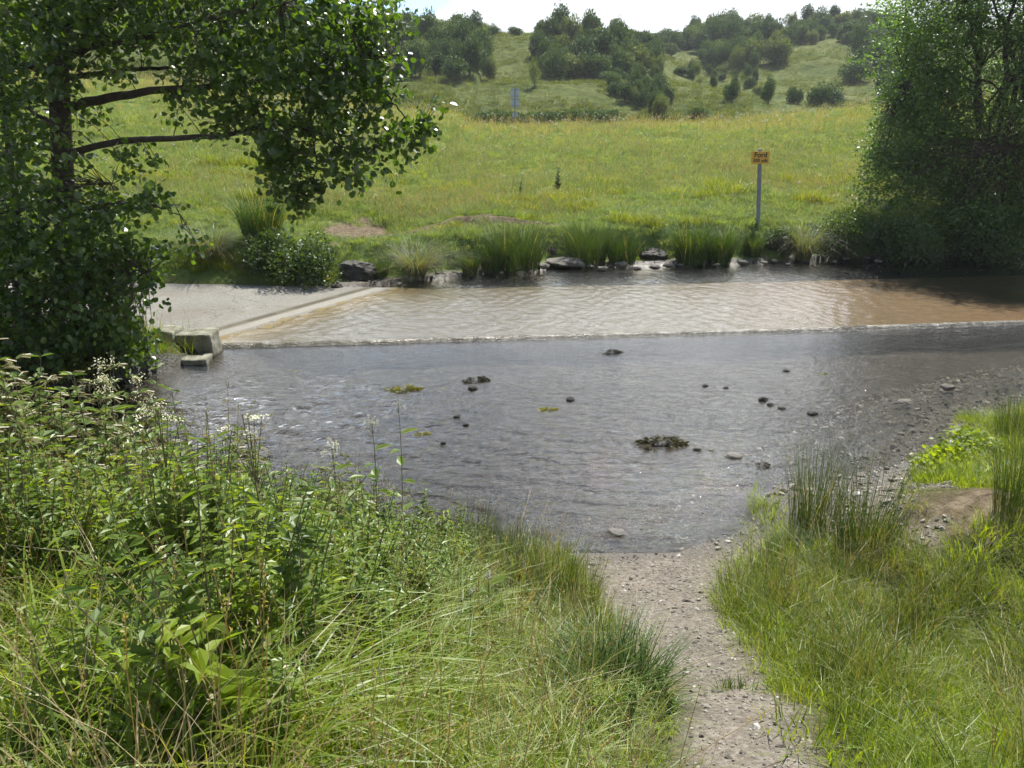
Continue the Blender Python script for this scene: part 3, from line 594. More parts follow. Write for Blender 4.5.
leftc = lambda x, y: land(x, y) & (x < .9 - .1 * y + 0 * y) 
x, y = near_pts(5000, -6.5, 1.0, .2, 5.3, leftc)
w_edge = smooth((5.0 - y) / .8)                     # shorter by the water
pn = vnoise(x, y, .9, 3, 50) + RNG.normal(0, .3, len(x))
low_l = smooth((3.6 - y) / 1.0) * .7; idx = np.where(pn > .45 - low_l, 3, np.where(pn > .1 - low_l, 4, np.where(pn > -.3, 0, np.where(pn > -.6, 1, 2)))); idx = np.where(RNG.uniform(size=len(x)) < .07, 5, idx)
pathd = np.clip((.75 - x), .15, 1.0)
scl = RNG.uniform(.65, 1.1, len(x)) * (.45 + .55 * smooth(pathd / .8)) * np.where((idx >= 3) & (idx < 5) & (x > -.3), .6, 1) * (.75 + .25 * w_edge)
netz = smooth((y - 2.9) / .7) * smooth((-.9 - x) / .8); scl = scl * (1 - .45 * netz)
scatter('bank_grass', on_ground(x, y), R1, 'long arching green grass on the near left bank', 'grass', idx, scl, .2)
x, y = near_pts(3600, -6.0, .7, .9, 5.1, leftc)
k = (vnoise(x, y, .6, 2, 55) + .62 * (y - 2.6) > -.27) & (RNG.uniform(size=len(x)) > .75 * smooth((x + .5) / .6)); x, y = x[k], y[k]
idx = RNG.choice(7, len(x), p=[.26, .26, .26, .09, .008, .015, .107])
scatter('bank_herbs', on_ground(x, y), H1, 'mixed leafy herbs among the grass on the near left bank', 'undergrowth', idx, RNG.uniform(.7, 1.15, len(x)) * (.42 + .58 * smooth((.1 - x) / .9)), .15)
# right bank
SG = [tuft('short_grass', 60, (.08, .2), (.003, .006), .13, (.2, .9), [M['grass_fresh'], M['dry'], M['dry']], 3), tuft('short_grass', 60, (.06, .16), (.003, .006), .13, (.2, .9), [M['grass'], M['dry'], M['dry']], 3)]
FG = [tuft('fine_grass', 60, (.15, .5), (.003, .006), .12, (.05, .8), [M['rush_near'], M['dry'], M['dry']], 4, (k, (.35, .6), 2)) for k in (1, 3)] + [tuft('fine_grass', 60, (.15, .4), (.003, .005), .13, (.2, .8), [M['grass_fresh'], M['dry'], M['dry']], 4), tuft('wispy_grass', 34, (.25, .55), (.002, .004), .14, (.2, 1.0), [M['dry'], M['dry'], M['dry']], 4, (4, (.4, .65), 2))]
rc = lambda x, y: land(x, y) & (x > .9) & (baremask(x, y) < RNG.uniform(.1, .9, len(x)))
x, y = near_pts(8000, 1.0, 8.5, .6, 9.3, rc); k = vnoise(x, y, .4, 3, 63) > -.8; x, y = x[k], y[k]; scatter('short_grass', on_ground(x, y), SG, 'short bright grass on the near right bank', 'grass', None, (.6, 1.3), .15)
rc2 = lambda x, y: rc(x, y) & (y < 4.6 + .15 * vnoise(x, y, .7, 2, 60) + .25 * np.maximum(x - 3.6, 0)) & (x > 1.32 + .12 * (3 - y))
x, y = near_pts(2600, .9, 8.0, .8, 8.0, rc2); k = vnoise(x, y, .35, 2, 62) > -.15; x, y = x[k], y[k]; idx = np.clip((vnoise(x, y, .8, 2, 61) * 1.2 + 1.6 + RNG.normal(0, .9, len(x))).astype(int), 0, 3)
scatter('rough_grass', on_ground(x, y), FG, 'wispy knee-high grass on the near right bank', 'grass', idx, (.6, 1.1), .18)
# behind the camera and out to the sides, thinner
x = RNG.uniform(-12, 12, 5000); y = RNG.uniform(-4, 9, 5000); k = land(x, y) & ((y < .7) | (x < -6.2) | (x > 7.8)); 
# bank by the tree and the road's far side
x2 = RNG.uniform(-16, -4.2, 1600); y2 = RNG.uniform(7.6, 10.4, 1600); k2 = land(x2, y2) & (y2 < frontY(x2) - .1)
x = np.concatenate([x[k], x2[k2]]); y = np.concatenate([y[k], y2[k2]])
scatter('verge_grass', on_ground(x, y), R1[:3], 'shaded grass on the bank under the alder', 'grass', None, (.4, .8), .15)

# ------------------------------------------------------------------ pebbles
def stone_mesh(name, seed, mat, sub=2, flat=.6, amp=.28, smooth_=True):
    import bmesh
    bm = bmesh.new(); bmesh.ops.create_icosphere(bm, subdivisions=sub, radius=1)
    for v in bm.verts:
        c = v.co.copy(); d = 1 + amp * mnoise.noise(c * 1.1 + Vector((seed * 3.1, 0, 0))) + amp * .45 * mnoise.noise(c * 2.7 + Vector((0, seed, 0)))
        if sub > 2: d += amp * .3 * mnoise.noise(c * 6 + Vector((seed, 1, 0)))
        v.co = Vector((c.x * d, c.y * d * .8, c.z * d * flat))
    me = bpy.data.meshes.new(name); bm.to_mesh(me); bm.free(); me.materials.append(mat)
    for p_ in me.polygons: p_.use_smooth = smooth_
    return me
peb = [stone_mesh('pebble', k, M['pebble'], 1, .55, .35, False) for k in range(6)]
x = RNG.uniform(-.4, 9, 90000); y = RNG.uniform(.5, 11, 90000); gmk = gravelmask(x, y); dn_ = dpoly(x, y, NEAR); inn = inpoly(x, y, RIVER)
k = ((gmk > .45) & ~inn & (RNG.uniform(size=len(x)) < np.clip(1.2 - y * .1, .2, 1))) | (inn & (dn_ < .9) & (y < 11) & (RNG.uniform(size=len(x)) < .4))
x, y = x[k], y[k]; s = .005 * np.exp(RNG.normal(0, .55, len(x))); s = np.minimum(s * (1 + .06 * y) * np.where(x > 2.3, 1.9, 1), .05)
scatter('gravel', on_ground(x, y, .001), peb, 'small buff pebbles over the path and shore', 'gravel', None, s, .4)
x = RNG.uniform(-5, 14, 5000); y = RNG.uniform(14, 19.5, 5000); d_ = dpoly(x, y, FARB); k = (d_ < .75) & (RNG.uniform(size=5000) < .9)
x, y = x[k], y[k]; scatter('shore_gravel', on_ground(x, y, .005), peb, 'pale pebbles along the far waterline', 'gravel', None, np.minimum(.018 * np.exp(RNG.normal(0, .5, len(x))), .06), .3)

# ------------------------------------------------------------------ stones and weed in the river
def stone(name, px, py, wpx, z, seed, mat, label, cat='stone', flat=.5, asp=.8, group=None, rz=None, lift=.1, sub=3, at_=None):
    p = zplane(px, py, z) if at_ is None else np.array(at_); L = wpx * math.hypot(p[1], CH) / F * .5
    o = link(name, stone_mesh(name, seed, mat, sub, flat, .34, False), None, (p[0], p[1], p[2] + L * flat * lift)); o.scale = (L, L * asp / .8, L)
    o.rotation_euler = (0, 0, rz if rz is not None else seed * .3 % .6 - .3)
    return tag(o, label, cat, group)
def weedclump(px, py, wpx, label, col='weed', hgt=.5, seed=1):
    p = zplane(px, py, 0.0); L = wpx * math.hypot(p[1], CH) / F * .5; rng = np.random.default_rng(seed); n = 900
    a = rng.uniform(0, 6.28, n); r = np.sqrt(rng.uniform(0, 1, n)); x = r * np.cos(a) * L; y = r * np.sin(a) * L * .55 + .15 * L * np.sin(x / L * 3)
    z = (1 - r ** 2) * L * hgt * (rng.uniform(.3, 1, n)) * (1 + .5 * vnoise(x + seed, y, L * .5, 2, 3)) ; P = np.stack([x, y, z - .005], -1); D = np.stack([np.cos(a), np.sin(a) * .6, rng.normal(0, .5, n)], -1)
    n3 = vnoise(x * 1.0 + seed * 3, y, L * .6, 2, 5) > -.25; P = P[n3]; D = D[n3] * [1, 1, .4]; P = P + [0, 0, L * hgt * .15]; V, Fs = leaves(P, D, rdir(len(P), .8, rng), L * rng.uniform(.06, .30, len(P)), LEAF4 * [1, .5, 1], F4); mb = MB(); mb.add(V, Fs, 0)
    sm = stone_mesh('x', seed, M['rock_dark'], 2, .5, .4); sv2 = np.array([v.co[:] for v in sm.vertices]) * [L * .5, L * .3, L * hgt * .6]
    mb.add(sv2, [np.array([p_.vertices[:] for p_ in sm.polygons])], 1)
    o = link('weed_clump', mb.mesh('weed_clump', [M[col], M['rock_dark']])); o.location = p; return tag(o, label, 'water weed')
M['weed_green'] = leafmat('green_weed', [(.08, .09, .02), (.16, .16, .035), (.24, .23, .06)], .25)
weedclump(662, 444, 46, 'largest dark weedy clump in the middle of the pool', hgt=.28, seed=3)
weedclump(476, 381, 26, 'dark green weed clump breaking the pool surface', hgt=.3, seed=4)
weedclump(612, 353, 20, 'small dark clump alone below the ford edge', hgt=.25, seed=5)
weedclump(405, 388, 34, 'thin strip of yellow-green weed left of the dark clump', 'weed_green', .10, 6)
weedclump(549, 409, 20, 'yellow-green weed tuft near the middle of the pool', 'weed_green', .14, 7)
weedclump(443, 389, 12, 'tiny weed scrap at the end of the yellow-green strip', 'weed_green', .1, 8)
weedclump(296, 371, 10, 'yellowish weed scrap in the dark riffle near the alder', 'weed_green', .15, 9)
weedclump(422, 434, 16, 'yellow-green weed scrap close to the meadowsweet', 'weed_green', .14, 10)
weedclump(822, 374, 12, 'faint green weed scrap in front of the dark reflection', 'weed_green', .1, 11)
weedclump(762, 466, 24, 'flat dark weed beside the right bank rushes', 'weed', .15, 12)
stones = [(473, 389, 10, 'small black stone just below the dark green weed clump'), (570, 400, 9, 'small black stone right of the yellow-green weed tuft'),
 (734, 456, 17, 'flat pale stone right of the largest weedy clump'), (697, 449, 8, 'small pale stone touching the largest weedy clump'),
 (711, 450, 6, 'tiny dark stone between the weedy clump and the flat pale stone'), (786, 371, 6, 'small black stone alone near the far right of the pool'),
 (763, 400, 10, 'dark stone first in the line of three'), (770, 405, 7, 'little stone in the middle of the line of three'), (782, 408, 8, 'pale stone last in the line of three'),
 (616, 533, 16, 'flat grey-green stone in the shallows before the path'), (705, 386, 6, 'tiny dark stone left of the line of three'), (726, 388, 5, 'tiny dark stone above the line of three'),
 (457, 417, 7, 'small dark stone near the left weed scrap'), (466, 425, 6, 'tiny dark stone beside the left weed scrap'), (443, 443, 6, 'tiny dark stone in the shallows by the left bank'),
 (812, 414, 10, 'dark stone between the pool and the stony right shore'), (905, 402, 14, 'flat grey stone lying on the stony right shore'), (948, 388, 12, 'grey stone on the stony shore nearest the dark reflection')]
for k_, (px, py, w, lb) in enumerate(stones):
    pale = 'pale' in lb or 'grey' in lb
    stone('stone', px, py, w, 0.0, k_ + 11, M['rock'] if pale else M['rock_dark'], lb, flat=.3 if 'flat' in lb else .55, lift=.25)
# far waterline rocks
def bank_rock(name, px, py, wpx, seed, mat, label, cat, flat, lift=.25, z=.1):
    p = zplane(px, py, z); return stone(name, px, py, wpx, z, seed, mat, label, cat, flat, at_=p, lift=lift, sub=4)
bank_rock('boulder', 357, 279, 40, 3, M['rock_dark'], 'large dark boulder on the bank beside the dark bush', 'boulder', .62, .5)
bank_rock('boulder', 653, 257, 27, 5, M['rock_dark'], 'dark brown boulder between the rush clumps', 'boulder', .5, .2, .14)
bank_rock('flat_rock', 565, 264, 36, 8, M['rock'], 'flat pale slab of rock below the rushes', 'rock', .22, .4, .12)
bank_rock('boulder', 552, 256, 12, 6, M['rock_dark'], 'small dark block of rock left above the flat slab', 'boulder', .9, .5, .2)
wl = [(375, 279), (398, 277), (440, 274), (455, 273), (490, 270), (545, 267), (592, 267), (605, 269), (621, 266), (637, 269), (655, 268), (667, 266), (681, 265), (716, 265), (742, 263), (765, 263), (774, 262), (788, 265), (835, 262), (846, 259), (868, 258), (880, 262), (905, 257), (930, 257), (955, 255), (985, 254), (1008, 252), (335, 287), (312, 288)]
for k_, (px, py) in enumerate(wl):
    stone('shore_stone', px + random.uniform(-2, 2), py, random.uniform(5, 13), .1, k_ + 40, M['rock'] if random.random() < .8 else M['rock_dark'], 'small pale stone lying along the far waterline', 'stone', random.uniform(.35, .6), group='stones along the far waterline', lift=.3)

# ------------------------------------------------------------------ concrete blocks at the near end of the ford
M['old_concrete'] = plain('old_concrete', (.25, .24, .19), .9, .45, 7, .9, 0, 40, col2=(.09, .09, .05))
def block(x0, x1, y0, y1, z0, z1, label, rz=0.0):
    import bmesh
    bm = bmesh.new(); cx, cy, cz = (x0 + x1) / 2, (y0 + y1) / 2, (z0 + z1) / 2
    bmesh.ops.create_cube(bm, size=1); 
    for v in bm.verts: v.co = Vector((v.co.x * (x1 - x0), v.co.y * (y1 - y0), v.co.z * (z1 - z0)))
    bmesh.ops.subdivide_edges(bm, edges=bm.edges[:], cuts=9, use_grid_fill=True)
    for v in bm.verts:
        nn = mnoise.noise_vector(v.co * 5 + Vector((x0 * 7, 0, 0))) * .022 + mnoise.noise_vector(v.co * 14) * .010; v.co += nn
    me = bpy.data.meshes.new('concrete_block'); bm.to_mesh(me); bm.free(); me.materials.append(M['old_concrete'])
    for p_ in me.polygons: p_.use_smooth = True
    o = link('concrete_block', me, None, (cx, cy, cz)); o.rotation_euler = (0, 0, rz); return tag(o, label, 'concrete block')
block(-5.05, -4.52, 9.86, 10.22, -.05, .34, 'mossy concrete block at the road edge nearest the alder', .05)
block(-4.48, -4.02, 9.9, 10.26, -.05, .29, 'broken concrete block at the corner where road meets water', -.06)
block(-4.75, -3.98, 9.5, 9.78, -.2, .06, 'low worn concrete ledge at the foot of the blocks', .12)

# ------------------------------------------------------------------ tussocks, rushes, plants
def clump_mesh(name, n, h, w, r, bend, mats, splay=.25, dry=.12, heads=True, segs=5, seed=0):
    rng = np.random.default_rng(seed); mb = MB(); k = int(n * dry)
    V, Fs = blades(n - k, h, w, r, bend, segs, rng, splay=splay); mb.add(V, Fs, 0)
    if k: V, Fs = blades(k, (h[0] * .6, h[1]), w, r, (bend[0], bend[1] * 1.4), segs, rng, splay=splay * 1.3); mb.add(V, Fs, 1)
    return mb.mesh(name, mats)
RUSH = [clump_mesh('rush_clump', 700, (.45, 1.0), (.007, .012), .32, (.02, .3), [M['rush_far'], M['dry']], .25, .03, seed=s) for s in (1, 2, 3)]
SEDGE = [clump_mesh('sedge_tussock', 900, (.5, 1.1), (.006, .011), .22, (.5, 1.5), [M['sedge'], M['dry']], .45, .2, seed=s) for s in (4, 5)]
LUSH = [clump_mesh('grass_tussock', 900, (.4, .9), (.009, .016), .36, (.1, .7), [M['lush'], M['dry']], .3, .05, seed=s) for s in (6, 7)]
def tuss(protos, name, px, py, wpx, hpx, label, cat, ref_h, ref_w, k=0, group=None, base=None):
    p = hit(px, py, 8) if base is None else np.array(base); d = p[1]
    o = link(name, protos[k % len(protos)], None, (p[0], p[1], TZ(p[0], p[1]) - .03)); o.scale = (wpx * d / F / ref_w, wpx * d / F / ref_w, 1.15 * hpx * d / F / ref_h); o.rotation_euler = (0, 0, (px * 1.7) % 6)
    return tag(o, label, cat, group)
tuss(SEDGE, 'sedge_tussock', 417, 275, 62, 46, 'round grey-green sedge tussock right of the boulder', 'tussock', .95, 1.7, 0)
tuss(RUSH, 'rush_clump', 518, 270, 62, 47, 'broad dark rush clump left of the flat rock slab', 'rushes', .95, .95, 1)
tuss(RUSH, 'rush_clump', 492, 270, 30, 36, 'small rush clump against the left side of the broad one', 'rushes', .95, .95, 0)
tuss(RUSH, 'rush_clump', 587, 262, 52, 46, 'sparse upright rush clump above the flat rock slab', 'rushes', .95, .95, 2)
tuss(RUSH, 'rush_clump', 622, 263, 38, 34, 'low rush clump touching the dark brown boulder', 'rushes', .95, .95, 0)
tuss(LUSH, 'grass_tussock', 690, 263, 46, 46, 'tall lush grass tussock right of the dark brown boulder', 'tussock', .85, 1.2, 0)
tuss(LUSH, 'grass_tussock', 718, 263, 40, 42, 'lush grass tussock between the tall one and the sign post', 'tussock', .85, 1.2, 1)
tuss(LUSH, 'grass_tussock', 752, 255, 28, 28, 'small tussock at the foot of the orange ford sign', 'tussock', .85, 1.2, 0)
tuss(SEDGE, 'sedge_tussock', 803, 263, 50, 50, 'sprawling tussock at the waterline right of the orange sign', 'tussock', .95, 1.7, 1)
tuss(SEDGE, 'sedge_tussock', 845, 255, 44, 44, 'dim tussock between the sprawling one and the hawthorn', 'tussock', .95, 1.7, 0)
tuss(LUSH, 'grass_tussock', 470, 273, 24, 26, 'small green tussock right of the round sedge tussock', 'tussock', .85, 1.2, 1)
tuss(LUSH, 'grass_tussock', 382, 277, 18, 22, 'little bright tussock between the boulder and the sedge', 'tussock', .85, 1.2, 0)
tuss(SEDGE, 'sedge_tussock', 215, 283, 60, 44, 'grey-green tussock at the back edge of the concrete road', 'tussock', .95, 1.7, 0, base=(-5.7, 14.55, 0))
tuss(LUSH, 'grass_tussock', 255, 270, 55, 60, 'tall grass tussock behind the road, left of the dark bush', 'tussock', .85, 1.2, 1, base=(-4.9, 15.2, 0))
# near right bank rushes
def nclump(proto, name, x, y, w, h, label, cat='rushes', rw=.95, rh=.95):
    o = link(name, proto, None, (x, y, TZ(x, y) - .02)); o.scale = (w / rw, w / rw, h / rh); o.rotation_euler = (0, 0, x * 5 % 6); return tag(o, label, cat)
NR = [clump_mesh('rush_clump', n_, (.4, 1.0), (.004, .0075), .26, (.0, .28), [M['rush'], M['dry']], .22, .06, seed=s) for n_, s in ((340, 11), (420, 12), (200, 13))]
def pxy(px, py): p = hit(px, py); return float(p[0]), float(p[1])
x, y = pxy(812, 532); nclump(NR[0], 'rush_clump', x, y, .60, .98, 'tall dark rushes at the water end of the right bank')
x, y = pxy(862, 552); nclump(NR[1], 'rush_clump', x, y, .66, .86, 'full green rush clump beside the tall dark rushes')
x, y = pxy(748, 616); nclump(NR[2], 'rush_clump', x, y, .20, .24, 'short dark rush tuft at the right edge of the path')
x, y = pxy(822, 682); nclump(NR[2], 'rush_clump', x, y, .26, .44, 'dark upright rushes in the rough grass by the path')
x, y = pxy(1018, 515); nclump(NR[1], 'rush_clump', x, y, .55, .75, 'tall rushes at the edge of the picture above the bare mound')
x, y = pxy(1012, 440); nclump(NR[0], 'rush_clump', x, y, .5, .6, 'rushes standing behind the bright green patch')
for px, py, w, h, lb in [(905, 640, .3, .42, 'dark rushes in the middle of the rough grass'), (965, 612, .34, .4, 'broad rush tuft below the bare mound'), (1000, 700, .3, .45, 'rush tuft near the lower right corner'), (850, 735, .26, .36, 'thin rush tuft close to the bottom edge'), (775, 600, .2, .28, 'small rush tuft between the path tuft and the full clump')]:
    x, y = pxy(px, py); nclump(NR[2], 'rush_clump', x, y, w, h, lb)
x, y = pxy(775, 560); nclump(LUSH[0], 'grass_tussock', x + .1, y, .35, .22, 'bright low tussock at the corner of the path and shore', 'tussock', 1.2, .85)
x, y = pxy(738, 692); nclump(mesh_np('x', *[v for v in blades(220, (.03, .08), (.003, .005), .07, (.2, .9), 3)], [M['grass']]), 'grass_tuft', x, y, .20, .10, 'small tuft growing alone in the middle of the path', 'tuft', .16, .08)
# rushes on the left bank by the water
lr = [(445, 560), (470, 575), (500, 590), (528, 600), (555, 606), (585, 612), (478, 550), (512, 566)]
for k_, (px, py) in enumerate(lr):
    x, y = pxy(px, py); nclump(NR[k_ % 3], 'rush_clump', x, y, random.uniform(.3, .42), random.uniform(.42, .60), 'rush clump along the water edge of the near left bank')['group'] = 'rushes on the near left bank'
x, y = pxy(583, 625); nclump(clump_mesh('rush_clump', 120, (.4, .9), (.003, .006), .2, (.0, .25), [M['dry'], M['rush']], .2, .4, seed=19), 'rush_clump', x, y, .25, .36, 'brown dried rushes where the left bank meets the path', rw=.8)
x, y = pxy(645, 700); nclump(LUSH[1], 'grass_tussock', x - .12, y, .55, .36, 'dark leafy tussock at the left edge of the path', 'tussock', 1.2, .85)

# nettles
def nettle_mesh(seed, tall=1.0):
    rng = np.random.default_rng(seed); mb = MB(); tt = np.linspace(0, 1, 7); a = rng.uniform(0, 6.28); H = tall
    C = np.stack([math.cos(a) * .07 * tt ** 1.8 * H, math.sin(a) * .07 * tt ** 1.8 * H, tt * H], -1); V, Fs = tube(C, np.linspace(.004, .0015, 7), 5, False); mb.add(V, Fs, 0)
    nl = 11; u = np.linspace(.25, .99, nl); pc = np.stack([np.interp(u, tt, C[:, q_]) for q_ in range(3)], -1); az = np.arange(nl) * (math.pi / 2) + a
    for s_ in (0, math.pi):
        d = np.stack([np.cos(az + s_), np.sin(az + s_), rng.uniform(-.35, .15, nl) + u * .3], -1)
        V, Fs = leaves(pc, d, np.tile([0, 0, 1.0], (nl, 1)) + .2 * rng.normal(size=(nl, 3)), .145 * (1.05 - .70 * u), LEAFN, F6); mb.add(V, Fs, 1)
        if seed % 3 != 1:
            for q_ in range(5, nl):
                for _ in range(3):
                    aa = az[q_] + s_ + rng.normal(0, .5); L = .07; e = pc[q_] + np.array([math.cos(aa) * L, math.sin(aa) * L, rng.uniform(-.03, .01)])
                    V, Fs = tube(np.array([pc[q_], (pc[q_] + e) / 2 + [0, 0, .008], e]), [.001, .0038, .0028], 3, False); mb.add(V, Fs, 2)
    return mb.mesh('nettle_plant', [M['stem'], M['nettle'], M['tassel']])
NET = [nettle_mesh(s, 1.0) for s in range(6)]
cnt = 0; tries = 0; proto_n = None
while cnt < 290 and tries < 5000:
    tries += 1; x = random.uniform(-4.3, -.9); y = random.uniform(2.6, 5.0)
    if y < 2.9 + .4 * max(0, x + 3.0) + random.uniform(-.3, .4): continue
    if inpoly(np.array([x]), np.array([y]), RIVER)[0]: continue
    o = link('nettle_plant', NET[cnt % 6], None, (x, y, TZ(x, y) - .02)); s = random.uniform(.78, 1.10) * (1.22 if x < -2.2 else 1.0 if x < -1.6 else .76); o.scale = (s, s, s * random.uniform(.9, 1.1)); o.rotation_euler = (random.gauss(0, .07), random.gauss(0, .07), random.uniform(0, 6.28))
    tag(o, 'green stinging nettle in the tall stand on the near left bank', 'nettle', 'nettles on the near left bank'); cnt += 1
# meadowsweet and other plants one can point to
def sweet(name, px, py, Y, H, label, head=.085, mat='cream', dens=150, cat='wild flower'):
    top = P3(px, py, Y); g0 = TZ(top[0], top[1]); H = top[2] - g0 + .02; root = empty(name, (top[0], top[1], g0 - .02)); tag(root, label, cat)
    tt = np.linspace(0, 1, 8); C = np.stack([.05 * np.sin(tt * 2) * H - .05 * np.sin(2) * H, 0 * tt, tt * H], -1); mb = MB(); V, Fs = tube(C, np.linspace(.004, .0018, 8), 5); mb.add(V, Fs, 0); link('stem', mb.mesh('stem', [M['stem']]), root)
    mb = MB(); nl = 9; u = np.linspace(.2, .85, nl); pc = np.stack([np.interp(u, tt, C[:, q_]) for q_ in range(3)], -1)
    d = np.stack([np.cos(np.arange(nl) * 2.4), np.sin(np.arange(nl) * 2.4), np.full(nl, .3)], -1); V, Fs = leaves(pc, d, np.tile([0, 0, 1.0], (nl, 1)), .12, LEAFN, F6); mb.add(V, Fs, 0); link('foliage', mb.mesh('foliage', [M['nettle']]), root)
    mb = MB(); cc = RNG.normal(size=(7, 3)) * head * .5 + [0, 0, H]; k = dens; ci_ = RNG.integers(0, 7, k); pp = cc[ci_] + RNG.normal(size=(k, 3)) * head * .22
    V, Fs = leaves(pp, rdir(k), rdir(k), head * .13, LEAF4, F4); mb.add(V, Fs, 0)
    for c_ in cc: V, Fs = tube(np.array([[0, 0, H - head * 1.3], c_]), [.0014, .0008], 3, False); mb.add(V, Fs, 1)
    link('flower_head', mb.mesh('flower_head', [M[mat], M['stem']]), root); return root
sweet('meadowsweet', 106, 380, 4.2, 1, 'cream meadowsweet head standing highest against the dark water', .095, dens=320)
sweet('meadowsweet', 146, 402, 4.1, 1, 'greenish meadowsweet head right of the highest one', .07, dens=170)
sweet('meadowsweet', 88, 372 + 12, 4.25, 1, 'small meadowsweet spray left of the highest one', .04, dens=60)
sweet('meadowsweet', 332, 448, 4.3, 1, 'white flowering meadowsweet at the middle of the bank top', .06, dens=200)
sweet('meadowsweet', 372, 424, 4.4, 1, 'cream meadowsweet right of the white one on the bank top', .05, dens=120)
sweet('meadowsweet', 398, 404, 4.4, 1, 'thin cream meadowsweet reaching out over the pool', .045, dens=70)
sweet('meadowsweet', 363, 664, 2.3, 1, 'pale flower head low in the grass near the bottom', .03, dens=120)
sweet('meadowsweet', 400, 672, 2.3, 1, 'round pale flower head right of the other low one', .022, dens=90)
sweet('meadowsweet', 338, 722, 2.0, 1, 'small white flower close to the bottom edge', .016, 'white', 80)
sweet('yarrow', 488, 572, 3.3, 1, 'white yarrow heads on the slope above the path', .035, 'white', 140)
sweet('yarrow', 470, 590, 3.2, 1, 'white yarrow a little lower on the slope', .03, 'white', 100)
sweet('clover', 228, 733, 1.9, 1, 'brownish pink clover head at the bottom of the grass', .012, 'pink', 120, 'clover')
sweet('clover', 32, 732, 1.9, 1, 'pink clover head near the bottom left corner', .012, 'pink', 90, 'clover')
# thistle out in the meadow
def dark_spike(px, py, hpx, label, name='dock_plant'):
    p = hit(px, py, 10); H = hpx * p[1] / F; n = 90; u = RNG.uniform(.1, 1, n); a = RNG.uniform(0, 6.28, n); mb = MB(); V, Fs = tube(np.array([[0, 0, 0], [0, 0, H]]), [.01, .005], 4); mb.add(V, Fs, 0)
    P = np.stack([0 * u, 0 * u, u * H], -1); D = np.stack([np.cos(a), np.sin(a), .7 + 0 * a], -1); V, Fs = leaves(P, D, rdir(n, 1), .22 * H * (1.2 - u), LEAFN, F6); mb.add(V, Fs, 1)
    o = link(name, mb.mesh(name, [M['stem'], M['bramble']])); o.location = (p[0], p[1], TZ(p[0], p[1])); return tag(o, label, 'plant')
dark_spike(558, 193, 24, 'dark upright dock standing alone in the sunny meadow')
dark_spike(521, 200, 18, 'thin pale dock in the meadow left of the dark one')

# ------------------------------------------------------------------ signs
M['grey_post'] = plain('grey_post', (.20, .22, .24), .6, .25, 12)
M['orange'] = plain('orange_sign', (.62, .36, .035), .45, .08, 4)
M['black_ink'] = plain('black_ink', (.02, .02, .02), .6, .1)
M['sign_back'] = plain('sign_back', (.34, .40, .46), .5, .15, 3, spec=.5)
def text_mesh(s, size, mat):
    cu = bpy.data.curves.new('lettering', 'FONT'); cu.body = s; cu.size = size; cu.align_x = 'CENTER'; cu.align_y = 'CENTER'; cu.extrude = .002; cu.offset = size * .02
    tmp = bpy.data.objects.new('lettering', cu); COL.objects.link(tmp); dg = bpy.context.evaluated_depsgraph_get(); me = bpy.data.meshes.new_from_object(tmp.evaluated_get(dg)); bpy.data.objects.remove(tmp)
    me.materials.clear(); me.materials.append(mat); return me
def ford_sign():
    p = hit(757, 240, 10); Y = p[1] + .35; x = P3(757, 240, Y)[0]; g0 = TZ(x, Y); root = empty('ford_sign', (x, Y, g0 - .1)); tag(root, 'small orange ford sign on a tall grey post at the far bank', 'sign')
    top = P3(760, 149, Y); H = top[2] - g0 + .1; mb = MB(); dxx = top[0] - x; V, Fs = tube(np.array([[0, 0, 0], [dxx, 0, H]]), [.045, .045], 10); mb.add(V, Fs, 0); link('post', mb.mesh('post', [M['grey_post']]), root)
    w = 17.0 * Y / F; h = 11.5 * Y / F; zc = P3(759, 157.5, Y)[2] - g0 + .1; mb = MB(); V, Fs = box(-w / 2, w / 2, -.012, .012, -h / 2, h / 2); mb.add(V, Fs, 0)
    pl = link('sign_plate', mb.mesh('sign_plate', [M['orange']]), root, (dxx * .95, -.062, zc))
    V, Fs = box(-.02, .02, 0, .07, -.02, .02)
    for dz in (-.07, .07):
        mb = MB(); mb.add(V, Fs, 0); link('bracket', mb.mesh('bracket', [M['grey_post']]), root, (dxx * .95, -.05, zc + dz))
    for s, dz, sz in (('Ford', .058, .15), ('300 yds', -.062, .105)):
        o = link('lettering', text_mesh(s, sz, M['black_ink']), pl, (0, -.0155, dz)); o.rotation_euler = (math.pi / 2, 0, 0)
ford_sign()
